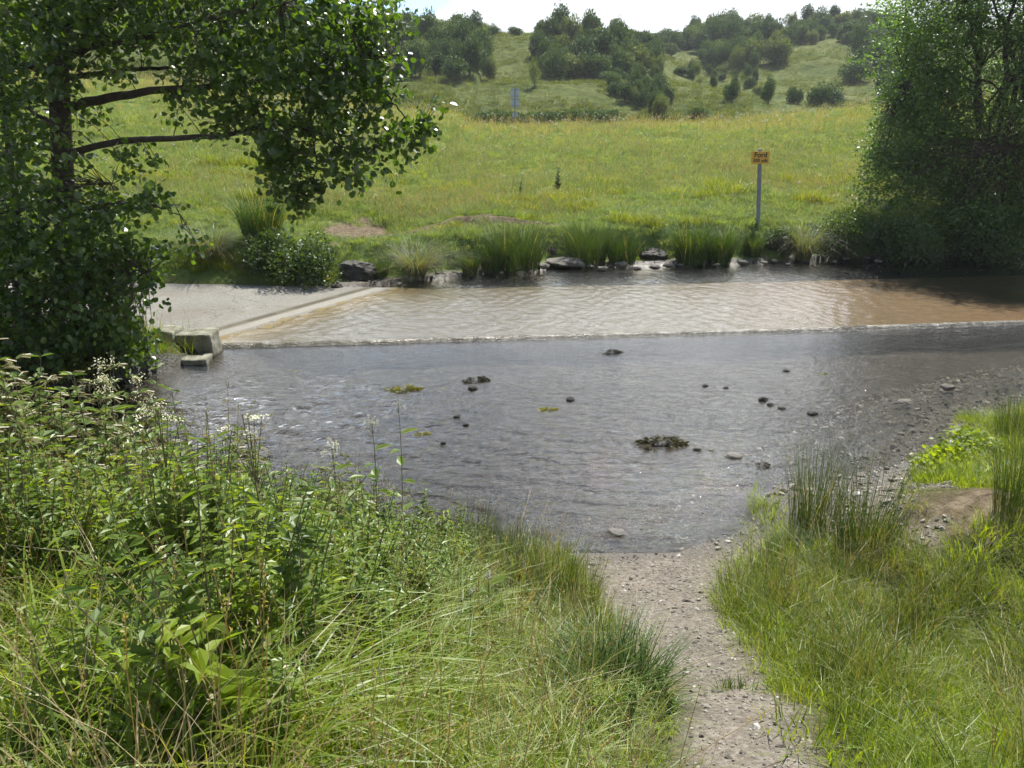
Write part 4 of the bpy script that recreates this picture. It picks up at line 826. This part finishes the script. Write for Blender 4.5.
def back_sign():
    Y = 51.0; b0 = P3(515, 128, Y); x = b0[0]; g0 = TZ(x, Y); root = empty('road_sign', (x, Y, g0 - .1)); tag(root, 'grey backs of two stacked sign plates on a post at the meadow top', 'sign')
    s = Y / F; zt = P3(515, 87.5, Y)[2] - g0 + .1; mb = MB(); V, Fs = tube(np.array([[0, 0, 0], [0, 0, zt]]), [.045, .045], 10); mb.add(V, Fs, 0); link('post', mb.mesh('post', [M['grey_post']]), root)
    for a, b_ in ((88.5, 97.3), (98.0, 107)):
        z1 = P3(515, a, Y)[2] - g0 + .1; z0 = P3(515, b_, Y)[2] - g0 + .1; mb = MB(); V, Fs = box(-4.1 * s, 4.1 * s, .05, .07, z0, z1); mb.add(V, Fs, 0); pl = link('sign_plate', mb.mesh('sign_plate', [M['sign_back']]), root)
        mb = MB()
        for zz2 in (z0 + .07, z1 - .07): V, Fs = box(-3.9 * s, 3.9 * s, .03, .049, zz2 - .02, zz2 + .02); mb.add(V, Fs, 0)
        link('rail', mb.mesh('rail', [M['grey_post']]), pl)
    mb = MB(); z1 = P3(515, 112.5, Y)[2] - g0 + .1; z0 = P3(515, 117, Y)[2] - g0 + .1; V, Fs = box(-2.6 * s, 2.6 * s, .05, .065, z0, z1); mb.add(V, Fs, 0); link('number_plate', mb.mesh('number_plate', [M['sign_back']]), root)
back_sign()

# ------------------------------------------------------------------ bushes on the hill, each a thing of its own
def bush_mesh(name, seed, R=1.0, hh=1.0, nleaf=2600, mats=('bush',), L=.10, sparse=False, conic=False, lobes=14):
    """unit bush: about 2 wide, 2*hh tall, standing on z=0"""
    rng = np.random.default_rng(seed); mb = MB()
    lc = rdir(lobes, .25, rng) * rng.uniform(.25, .72, (lobes, 1)); lc[:, 2] = np.abs(lc[:, 2]) * 1.0 * hh + .55 * hh; lr_ = rng.uniform(.30, .50, lobes)
    if conic: f = np.clip(1.35 - lc[:, 2] / (1.6 * hh), .15, 1); lc[:, :2] *= f[:, None]; lr_ *= .5 + .5 * f
    ci_ = rng.integers(0, lobes, nleaf); d = rdir(nleaf, .15, rng); rr = lr_[ci_] * (1 - .45 * rng.uniform(0, 1, nleaf) ** 2.2) * (1 + .09 * rng.normal(size=nleaf))
    P = lc[ci_] + d * rr[:, None]; P[:, 2] = np.where(P[:, 2] < .04, rng.uniform(.03, .5, nleaf), P[:, 2])
    D = nrm(d + .9 * rng.normal(size=(nleaf, 3))); Nn = nrm(d + .7 * rng.normal(size=(nleaf, 3)))
    V, Fs = leaves(P, D, Nn, L * rng.uniform(.6, 1.4, nleaf), LEAF4 * [1, 1.2, 1], F4); mb.add(V, Fs, 1)
    for k_ in range(5):
        a = rng.uniform(0, 6.28); e = lc[rng.integers(0, lobes)]; s = np.array([math.cos(a) * .06, math.sin(a) * .06, -.15]); mid = (s + e) / 2 + rng.normal(size=3) * .05
        V, Fs = tube(np.array([s, mid, e]), [.035, .025, .01], 5); mb.add(V, Fs, 0)
    return mb.mesh(name, [M['bark'], M[mats[0]]])
BR = [bush_mesh('hawthorn_bush', s, nleaf=3600, hh=h) for s, h in ((1, .85), (2, 1.0), (3, .75), (4, .9))]
BR.append(bush_mesh('hawthorn_bush', 5, nleaf=3200, mats=('bush_pale',), hh=.85)); BR.append(bush_mesh('hawthorn_bush', 6, nleaf=3400, hh=.95)); BR.append(bush_mesh('hawthorn_bush', 7, nleaf=900, hh=1.0, mats=('bush_pale',)))
BH = [1.35 * h for h in (.85, 1.0, .75, .9, .85, .95, 1.0)]
placed = []
def bush_at(px, py, wpx, hpx, label, group=None, k=0, name='hawthorn_bush', p=None):
    p = hit(px, py, 40) if p is None else p
    if p is None: return None
    D = p[1]; o = link(name, BR[k], None, (p[0], p[1], TZ(p[0], p[1]) - .1)); w = 1.0 * wpx * D / F / 1.9; h = hpx * D / F / BH[k] / 1.05; o.scale = (w, w * random.uniform(.9, 1.1), h); o.rotation_euler = (0, 0, random.uniform(0, 6.28))
    placed.append((px, py)); return tag(o, label, 'bush', group)
def thicket(poly, n, w, h, label, group, ks, mind=9, seed=0, name='hawthorn_bush'):
    rng = random.Random(seed); xs_ = [p[0] for p in poly]; ys_ = [p[1] for p in poly]; got = []; tr = 0
    while len(got) < n and tr < 4000:
        tr += 1; px = rng.uniform(min(xs_), max(xs_)); py = rng.uniform(min(ys_), max(ys_))
        if not inpoly(np.array([px]), np.array([py]), poly)[0]: continue
        if any((px - a) ** 2 + ((py - b) * 1.6) ** 2 < mind ** 2 for a, b in got): continue
        if bush_at(px, py, rng.uniform(*w), rng.uniform(*h), label, group, rng.choice(ks), name): got.append((px, py))
LT = 'rounded dark green hawthorn in the wood left of the grassy crest'
thicket([(300, 60), (385, 52), (430, 46), (488, 44), (494, 62), (488, 78), (440, 82), (385, 84), (300, 90)], 46, (18, 32), (16, 30), LT, 'wood left of the grassy crest', [0, 1, 2, 3, 4, 1], 8, 1)
thicket([(536, 50), (560, 44), (600, 44), (625, 50), (640, 74), (600, 82), (560, 80), (540, 72)], 30, (15, 32), (14, 28), 'dark green hawthorn in the wood right of the grassy crest', 'wood right of the grassy crest', [0, 1, 2, 3, 4], 8, 2)
thicket([(596, 72), (650, 62), (666, 90), (668, 108), (650, 112), (625, 106), (602, 92)], 30, (12, 25), (9, 17), 'bush in the strip running down the right shoulder of the hill', 'bushes down the right shoulder', [0, 2, 3, 4, 5], 7, 3)
thicket([(300, 40), (480, 34), (480, 46), (300, 52)], 14, (18, 28), (14, 20), 'bush on the skyline above the left wood', 'skyline bushes above the left wood', [0, 2, 3], 11, 9)
thicket([(612, 40), (690, 42), (690, 52), (660, 60), (625, 48)], 16, (12, 20), (10, 15), 'bush in the skyline row between the two crests', 'skyline row between the crests', [0, 1, 3, 5], 7, 4)
thicket([(690, 46), (790, 44), (788, 60), (770, 74), (735, 72), (700, 64)], 34, (12, 26), (12, 24), 'dark hawthorn in the wood on the far right slope', 'wood on the far right slope', [0, 1, 2, 3, 4], 7, 5)
thicket([(690, 30), (905, 22), (905, 44), (690, 46)], 64, (10, 24), (8, 16), 'tree on the skyline of the far right hill', 'skyline of the far right hill', [0, 1, 2, 3, 4], 6, 6)
thicket([(845, 44), (930, 44), (940, 110), (880, 106), (850, 80)], 24, (16, 28), (18, 26), 'dark hawthorn on the slope beside the big hawthorn tree', 'wood beside the big hawthorn tree', [0, 1, 3], 10, 7)
thicket([(672, 66), (740, 74), (780, 84), (770, 100), (720, 96), (690, 84)], 22, (6, 15), (5, 13), 'low scrubby bush on the slope under the far right wood', 'scrub under the far right wood', [2, 4, 4, 3, 6], 7, 8)
for px, py, w, h, k_, lb in [(494, 35, 13, 8, 2, 'leftmost small bush on the bare grassy crest'), (515, 36, 14, 8, 0, 'low flat bush second along the grassy crest'), (540, 37, 15, 11, 3, 'round bush in the middle of the grassy crest'), (555, 37, 9, 6, 2, 'tiny bush right of the round one on the crest'),
    (568, 38, 9, 6, 0, 'tiny bush where the crest meets the right wood'), (590, 42, 22, 22, 1, 'tallest tree on the skyline above the right wood'), (460, 38, 24, 11, 0, 'wide bush on the skyline at the end of the left wood'),
    (535, 87, 14, 26, 6, 'sparse thin bush standing alone on the open slope'), (489, 80, 14, 20, 4, 'pale bush at the right edge of the left wood'), (696, 121, 22, 13, 0, 'dark bush at the corner of the meadow top'),
    (731, 101, 15, 17, 0, 'narrow dark bush left of the grassy spur'), (767, 103, 16, 18, 3, 'narrow dark bush at the foot of the grassy spur'), (793, 104, 18, 15, 0, 'low bush on the spur foot, left of the widest one'), (824, 106, 34, 18, 2, 'widest bush at the foot of the grassy spur'),
    (601, 78, 6, 9, 4, 'tiny bush below the right wood'), (632, 102, 12, 14, 4, 'pale bush above the meadow top right of the hedge'), (661, 117, 14, 20, 4, 'pale upright bush above the meadow top')]:
    bush_at(px, py, w, h, lb, None, k_)
# hedge at the foot of the hill
def hedge():
    Yh_ = 55.0; x0, x1 = P3(476, 120, Yh_)[0], P3(618, 120, Yh_)[0]; n = 7000; rng = np.random.default_rng(8); mb = MB()
    x = rng.uniform(x0, x1, n); y = Yh_ + rng.normal(0, .35, n); ht_ = (P3(540, 111.5, Yh_)[2] - TZ(0, Yh_)) + .12 * vnoise(x, y * 0, 1.5, 3, 70); z = terrain(x, np.full(n, Yh_)) + rng.uniform(0, 1, n) ** .7 * ht_
    V, Fs = leaves(np.stack([x, y, z], -1), rdir(n, 0, rng), rdir(n, .3, rng), .16, LEAF4 * [1, 1.3, 1], F4); mb.add(V, Fs, 0); o = link('hedge', mb.mesh('hedge', [M['bush']])); tag(o, 'long low dark hedge along the foot of the hill', 'hedge')
    zt = P3(540, 112, Yh_)[2]; zg = TZ(0, Yh_) + 1.35; print('hedge top wanted', zt, 'is', zg)
hedge()

# ------------------------------------------------------------------ trees
def curve_to(a, b, sag, n=6, rng=RNG, wob=.05):
    t_ = np.linspace(0, 1, n)[:, None]; p = a + (b - a) * t_; L = np.linalg.norm(b - a); p[:, 2] += sag * L * np.sin(t_[:, 0] * math.pi); p[1:-1] += rng.normal(size=(n - 2, 3)) * wob * L * .5; return p
def spray_tree(root, skel, tips, leafmat_, L, nper, spread, tmpl, faces, rng, twig=.006, droop=-.25, name='crown'):
    """skel: Nx3 points on limbs; tips: spray centres; leaves fan out round each tip, twigs join tips to the nearest limb"""
    mb = MB(); tw = MB(); K = len(tips)
    d2 = ((tips[:, None] - skel[None]) ** 2).sum(-1) if K * len(skel) < 6e6 else None
    near_ = skel[d2.argmin(1)] if d2 is not None else np.array([skel[((skel - t_) ** 2).sum(1).argmin()] for t_ in tips])
    dirs = nrm(tips - near_ + 1e-6)
    for k_ in range(K):
        V, Fs = tube(curve_to(near_[k_], tips[k_] + dirs[k_] * spread * .6, .06, 4, rng, .08), [twig * 1.5, twig, twig * .7, twig * .3], 3, False); tw.add(V, Fs, 0)
    n = K * nper; ki = np.repeat(np.arange(K), nper)
    al = rng.uniform(-1, 1, n); P = tips[ki] + dirs[ki] * (al * spread)[:, None] + rng.normal(size=(n, 3)) * spread * np.array([.50, .50, .22])
    D = nrm(dirs[ki] * .6 + rng.normal(size=(n, 3)) * .8 + [0, 0, droop]); Nn = nrm(rng.normal(size=(n, 3)) * .65 + [0, 0, 1.0])
    V, Fs = leaves(P, D, Nn, L * rng.uniform(.6, 1.25, n), tmpl, faces); mb.add(V, Fs, 0)
    link(name, mb.mesh(name, [leafmat_]), root); link('twigs', tw.mesh('twigs', [M['bark']]), root)

def alder():
    rng = np.random.default_rng(21); YT = 9.5; b0 = P3(62, 366, YT); bx = b0[0]; bz = TZ(bx, YT); root = empty('alder_tree', (0, 0, 0)); tag(root, 'big alder with a dark trunk overhanging the pool, leaning branches over the road', 'tree')
    zt = np.linspace(bz - .2, 10.5, 22); dep = YT * math.cos(PITCH) - (zt - CH) * math.sin(PITCH); tr = np.stack([(62 - 512) / F * dep + .03 * np.sin(zt * 1.3), YT + .05 * np.sin(zt * .7 + 1), zt], -1); V, Fs = tube(tr, np.interp(zt, [0, 1, 4, 10.5], [.19, .13, .105, .02]), 12); mb = MB(); mb.add(V, Fs, 0)
    # two lesser stems from the same stool
    skel = [tr]
    for (dx, dy, lean) in ((-.55, .35, .08), (-1.0, -.3, -.02)):
        zz_ = np.linspace(bz - .2, 6.5, 14); s = np.stack([bx + dx * smooth(zz_ / 1.0) + lean * zz_, YT + dy * smooth(zz_), zz_], -1); V, Fs = tube(s, np.linspace(.055, .01, 14), 8); mb.add(V, Fs, 0); skel.append(s)
    link('trunk', mb.mesh('trunk', [M['bark']], True), root)
    def Q(*pts): return np.array([P3(a, b, c) for a, b, c in pts])
    limbs = [(Q((63, 152, 9.5), (110, 143, 9.4), (180, 138, 9.2), (235, 135, 9.0), (270, 122, 8.9), (312, 128, 8.8), (350, 150, 8.7)), .045),
             (Q((63, 108, 9.5), (112, 98, 9.5), (150, 90, 9.4), (230, 85, 9.2), (310, 76, 9.0), (360, 60, 8.8), (400, 55, 8.7)), .060),
             (Q((62, 78, 9.5), (120, 70, 9.7), (170, 68, 10), (230, 62, 10.3), (300, 40, 10.5)), .035),
             (Q((60, 72, 9.5), (20, 66, 9.4), (-40, 64, 9.3), (-120, 50, 9.3)), .05),
             (Q((63, 60, 9.5), (90, 45, 9.3), (140, 42, 9.0), (200, 20, 8.7), (280, 5, 8.4)), .045),
             (Q((62, 30, 9.5), (120, 0, 9.6), (220, -30, 9.7), (320, -30, 9.8), (385, -5, 9.7)), .055),
             (Q((62, 0, 9.5), (130, -50, 9.3), (230, -90, 9.0), (320, -90, 8.8)), .05),
             (Q((62, -40, 9.5), (10, -80, 9.7), (-80, -120, 9.9)), .05), (Q((62, -80, 9.5), (150, -150, 10), (240, -190, 10.3)), .045),
             (Q((62, -60, 9.5), (70, -110, 10.4), (60, -170, 11.4)), .045), (Q((62, 20, 9.5), (60, -10, 10.2), (90, -20, 11.5)), .04), (Q((62, -20, 9.5), (50, -60, 8.6), (40, -90, 7.6)), .045),
             (Q((62, 195, 9.5), (40, 206, 9.3), (0, 214, 9.1), (-60, 215, 9.0)), .03), (Q((63, 220, 9.5), (100, 205, 9.2), (140, 200, 9.0), (180, 215, 8.9)), .026),
             (Q((62, 130, 9.5), (30, 110, 9.9), (-30, 90, 10.4)), .035), (Q((64, 190, 9.5), (95, 182, 9.2), (112, 184, 9.0)), .016),
             (Q((360, 60, 8.8), (385, 90, 8.8), (405, 118, 8.8), (425, 130, 8.8)), .014), (Q((312, 128, 8.8), (318, 165, 8.7), (308, 200, 8.7)), .013), (Q((350, 150, 8.7), (375, 148, 8.7)), .010),
             (Q((300, 40, 10.5), (350, 20, 10.5), (385, 22, 10.4)), .02), (Q((62, 270, 9.5), (110, 262, 9.1), (150, 270, 8.9)), .022), (Q((62, 285, 9.5), (20, 280, 9.1), (-30, 290, 9)), .022)]
    for pts, r0 in limbs:
        t_ = np.linspace(0, 1, len(pts)); tt = np.linspace(0, 1, 26); C = np.stack([np.interp(tt, t_, pts[:, q_]) for q_ in range(3)], -1)
        ker = np.array([1, 2, 3, 2, 1]) / 9; Cs = C.copy()
        for q_ in range(3): Cs[2:-2, q_] = np.convolve(C[:, q_], ker, 'valid')
        Cs[1:-1] += .012 * rng.normal(size=(24, 3)); V, Fs = tube(Cs, np.linspace(r0, .006, 26) * 1.0, 7); b_ = MB(); b_.add(V, Fs, 0); link('branch', b_.mesh('branch', [M['bark']], True), root); skel.append(Cs)
    skel = np.concatenate(skel)
    # where the foliage is: (px, py, rx, ry, weight, Ylo, Yhi)
    blobs = [(30, -20, 130, 60, 150, 8.3, 11.2), (180, -20, 120, 50, 130, 8.2, 11), (300, -20, 80, 40, 80, 8.3, 10.8), (250, 30, 110, 42, 150, 8.2, 10.6), (350, 20, 50, 34, 70, 8.4, 10.4), (375, 40, 26, 30, 22, 8.6, 9.6),
             (60, 20, 34, 40, 34, 8.2, 9.2), (58, 90, 20, 40, 14, 8.3, 9.2), (55, 150, 24, 36, 16, 8.4, 9.3), (60, 210, 30, 36, 26, 8.2, 9.2), (60, 260, 40, 30, 36, 8.1, 9.2), (130, 25, 70, 38, 80, 8.4, 11), (215, 75, 54, 34, 52, 8.3, 10.2), (290, 85, 72, 42, 88, 8.2, 10.0), (345, 80, 42, 40, 60, 8.4, 9.6), (385, 75, 22, 36, 16, 8.6, 9.2), (250, 120, 45, 28, 40, 8.4, 9.6), (310, 135, 56, 38, 56, 8.3, 9.3), (345, 165, 40, 26, 26, 8.5, 9.1),
             (285, 170, 28, 26, 32, 8.5, 9.1), (305, 200, 22, 20, 22, 8.5, 8.9), (378, 128, 26, 28, 22, 8.6, 9.1), (410, 138, 16, 18, 12, 8.7, 8.95), (428, 122, 10, 15, 8, 8.75, 8.9), (395, 25, 16, 14, 9, 8.8, 9.2), (175, 105, 20, 16, 9, 8.8, 9.6),
             (10, 60, 60, 60, 150, 8.4, 11), (100, 60, 34, 34, 26, 8.8, 10.5), (0, 140, 46, 52, 84, 8.6, 10.8), (85, 120, 24, 16, 7, 9, 10), (10, 215, 60, 42, 100, 8.3, 10.4), (130, 160, 34, 14, 13, 8.8, 9.6), (100, 215, 46, 30, 44, 8.5, 10), (150, 210, 28, 26, 18, 8.6, 9.4), (160, 250, 26, 18, 10, 8.7, 9.3),
             (30, 270, 80, 46, 165, 8.2, 10.2), (110, 270, 50, 42, 90, 8.4, 9.7), (60, 320, 85, 44, 170, 8.1, 9.7), (125, 325, 38, 36, 42, 8.5, 9.5), (20, 355, 60, 24, 50, 8.1, 9.0), (120, 352, 34, 18, 24, 8.5, 9.2), (200, 240, 18, 10, 4, 8.8, 9.2),
             (-110, 60, 80, 160, 130, 8.3, 11.2), (-60, 260, 60, 100, 70, 8.3, 10.4), (40, -120, 200, 80, 260, 7.6, 11.8), (240, -100, 130, 60, 130, 7.9, 11), (60, -230, 150, 90, 150, 8, 11.5), (180, -180, 90, 60, 50, 8.4, 10.8)]
    tips = []
    for (cx, cy, rx, ry, w, ya, yb) in blobs:
        n = int(w * .76); a = rng.uniform(0, 6.283, n); r = np.sqrt(rng.uniform(0, 1, n)) * rng.uniform(.75, 1.08, n)
        for aa, rr, yy in zip(a, r, rng.uniform(ya, yb, n)): tips.append(P3(cx + rx * rr * math.cos(aa), cy + ry * rr * math.sin(aa), yy))
    tips = np.array(tips); tips = tips[tips[:, 2] > .25]
    spray_tree(root, skel, tips, M['alder'],   .074, 17, .17, LEAF6 * [1, 1.05, 1], F6, rng, .005)
alder()

def big_hawthorn(cx, cy, R, H, seed, label, ntips, L, nper, mat, name, lean=0.0, bulge=None):
    rng = np.random.default_rng(seed); g0 = TZ(cx, cy); root = empty(name, (0, 0, 0)); tag(root, label, 'tree'); mb = MB(); skel = []
    for k_ in range(7):
        a = k_ * .9 + rng.uniform(-.2, .2); e = np.array([cx + math.cos(a) * R * rng.uniform(.3, .8), cy + math.sin(a) * R * rng.uniform(.3, .8), g0 + H * rng.uniform(.6, .95)]); s = np.array([cx + math.cos(a) * .12, cy + math.sin(a) * .12, g0 - .1])
        t_ = np.linspace(0, 1, 12)[:, None]; C = s + (e - s) * np.concatenate([t_ ** 1.5, t_ ** 1.5, t_], 1); C[1:-1] += rng.normal(size=(10, 3)) * .06; V, Fs = tube(C, np.linspace(.11, .015, 12), 7); mb.add(V, Fs, 0); skel.append(C)
        for j_ in range(5):
            p0 = C[rng.integers(4, 11)]; d = rdir(1, .15, rng)[0]; q1 = p0 + d * R * .55 + [0, 0, .2]; c2 = curve_to(p0, q1, .12, 7, rng); V, Fs = tube(c2, np.linspace(.035, .006, 7), 5); mb.add(V, Fs, 0); skel.append(c2)
    link('trunk', mb.mesh('trunk', [M['bark']], True), root); skel = np.concatenate(skel)
    d = rdir(ntips, .1, rng); u = rng.uniform(.25, 1, ntips) ** .45; lob = 1 + .42 * np.array([mnoise.noise(Vector((*(v * 2.2),)) + Vector((seed, 0, 0))) for v in d])
    zz_ = d[:, 2] * .5 + .5; tips = np.stack([cx + lean * zz_ + d[:, 0] * R * u * lob, cy + d[:, 1] * R * u * lob, g0 + .25 + zz_ * (H - .4) * (.4 + .6 * u) * 1.0 + 0], -1)
    if bulge: 
        for (bx, by, bz, br, n_) in bulge: tips = np.concatenate([tips, np.array([bx, by, bz]) + rdir(n_, 0, rng) * br * rng.uniform(.3, 1, (n_, 1)) ** .5])
    tips[:, 2] = np.maximum(tips[:, 2], g0 + .15)
    spray_tree(root, skel, tips, mat, L, nper, .26, LEAF4 * [1, 1.25, 1], F4, rng, .006, 0.0)
    return root
big_hawthorn(11.2, 18.9, 2.75, 7.6, 31, 'big spreading hawthorn on the far bank over the brown water', 2800, .066, 30, M['haw'], 'hawthorn_tree', bulge=[(9.7, 18.4, 4.8, .8, 90), (9.0, 18.3, 3.6, .8, 80), (8.8, 18.2, 2.6, .8, 100), (8.6, 18.1, 1.7, .8, 100), (9.4, 18.0, 1.8, .9, 120), (11.5, 17.6, 1.0, .9, 140), (10.2, 17.6, .9, .8, 120), (13, 17.8, 1.0, .9, 100), (12.6, 18, 3, 1.3, 140), (11.0, 18.2, 6.3, 1.5, 260), (12.5, 18.2, 5.5, 1.4, 200)])
big_hawthorn(15.5, 21, 2.8, 6.8, 33, 'second hawthorn behind and right of the big spreading one', 1500, .08, 26, M['haw'], 'hawthorn_tree')

# bushes on the far bank
def bank_bush(name, x, y, w, h, seed, mat, label, n=5200, L=.05):
    me = bush_mesh(name, seed, nleaf=n, mats=(mat,), L=L / (w / 2), hh=.75, lobes=18); o = link(name, me, None, (x, y, TZ(x, y) - .08)); o.scale = (w / 2, w / 2, h / 1.25); return tag(o, label, 'bush')
p = zplane(300, 287, .2); bank_bush('bramble_bush', p[0], p[1] + .75, 1.55, .95, 51, 'bramble', 'dark leafy bush left of the large boulder on the far bank')
bank_bush('bramble_bush', p[0] - .8, p[1] + .95, 1.2, .75, 52, 'bramble', 'low dark bush left of the leafy one behind the road')
p = zplane(800, 262, .2); bank_bush('bramble_bush', p[0] + 1.35, p[1] + 1.1, 1.7, 1.15, 53, 'bramble', 'dark bramble at the left foot of the big hawthorn')
bank_bush('bramble_bush', p[0] + 2.6, p[1] + 1.0, 1.8, 1.3, 54, 'bramble', 'bramble under the big hawthorn at the water')
bank_bush('bramble_bush', p[0] + 4.4, p[1] + 1.1, 2.0, 1.2, 55, 'bramble', 'bramble under the right side of the big hawthorn')
bank_bush('bramble_bush', p[0] - .1, p[1] + 1.3, 1.0, .5, 56, 'bramble', 'small bramble behind the sprawling tussock')
bank_bush('willowherb_clump', 3.75, 6.05, .55, .30, 57, 'grass_fresh', 'bright green leafy plants beyond the bare mound', 1500, .045)
bank_bush('willowherb_clump', 4.3, 6.5, .7, .26, 58, 'grass_fresh', 'bright green leafy patch on the stony right shore', 1500, .04)
bank_bush('bramble_bush', -6.6, 8.9, 1.6, .9, 59, 'bramble', 'dark shaded bush at the foot of the alder', 4000, .06)
bank_bush('bramble_bush', -5.15, 9.35, .9, .55, 60, 'bramble', 'small shaded bush between the alder and the concrete blocks', 2500, .05)
bank_bush('bramble_bush', -8.2, 9.0, 1.8, 1.1, 61, 'bramble', 'dark shaded bush farther along the alder bank', 4000, .06)
V, Fs = box(-420, 420, -320, 620, -1.6, 33); hz = link('haze', mesh_np('haze', V, Fs)); m, t = newmat('haze'); pv = N(t, 'ShaderNodeVolumePrincipled'); pv.inputs['Color'].default_value = (.93, .96, 1.0, 1); pv.inputs['Density'].default_value = HAZE
o = N(t, 'ShaderNodeOutputMaterial'); t.links.new(pv.outputs[0], o.inputs['Volume']); hz.data.materials.append(m); tag(hz, 'thin summer haze over the valley', 'haze', kind='stuff')
print('objects', len(scene.objects))
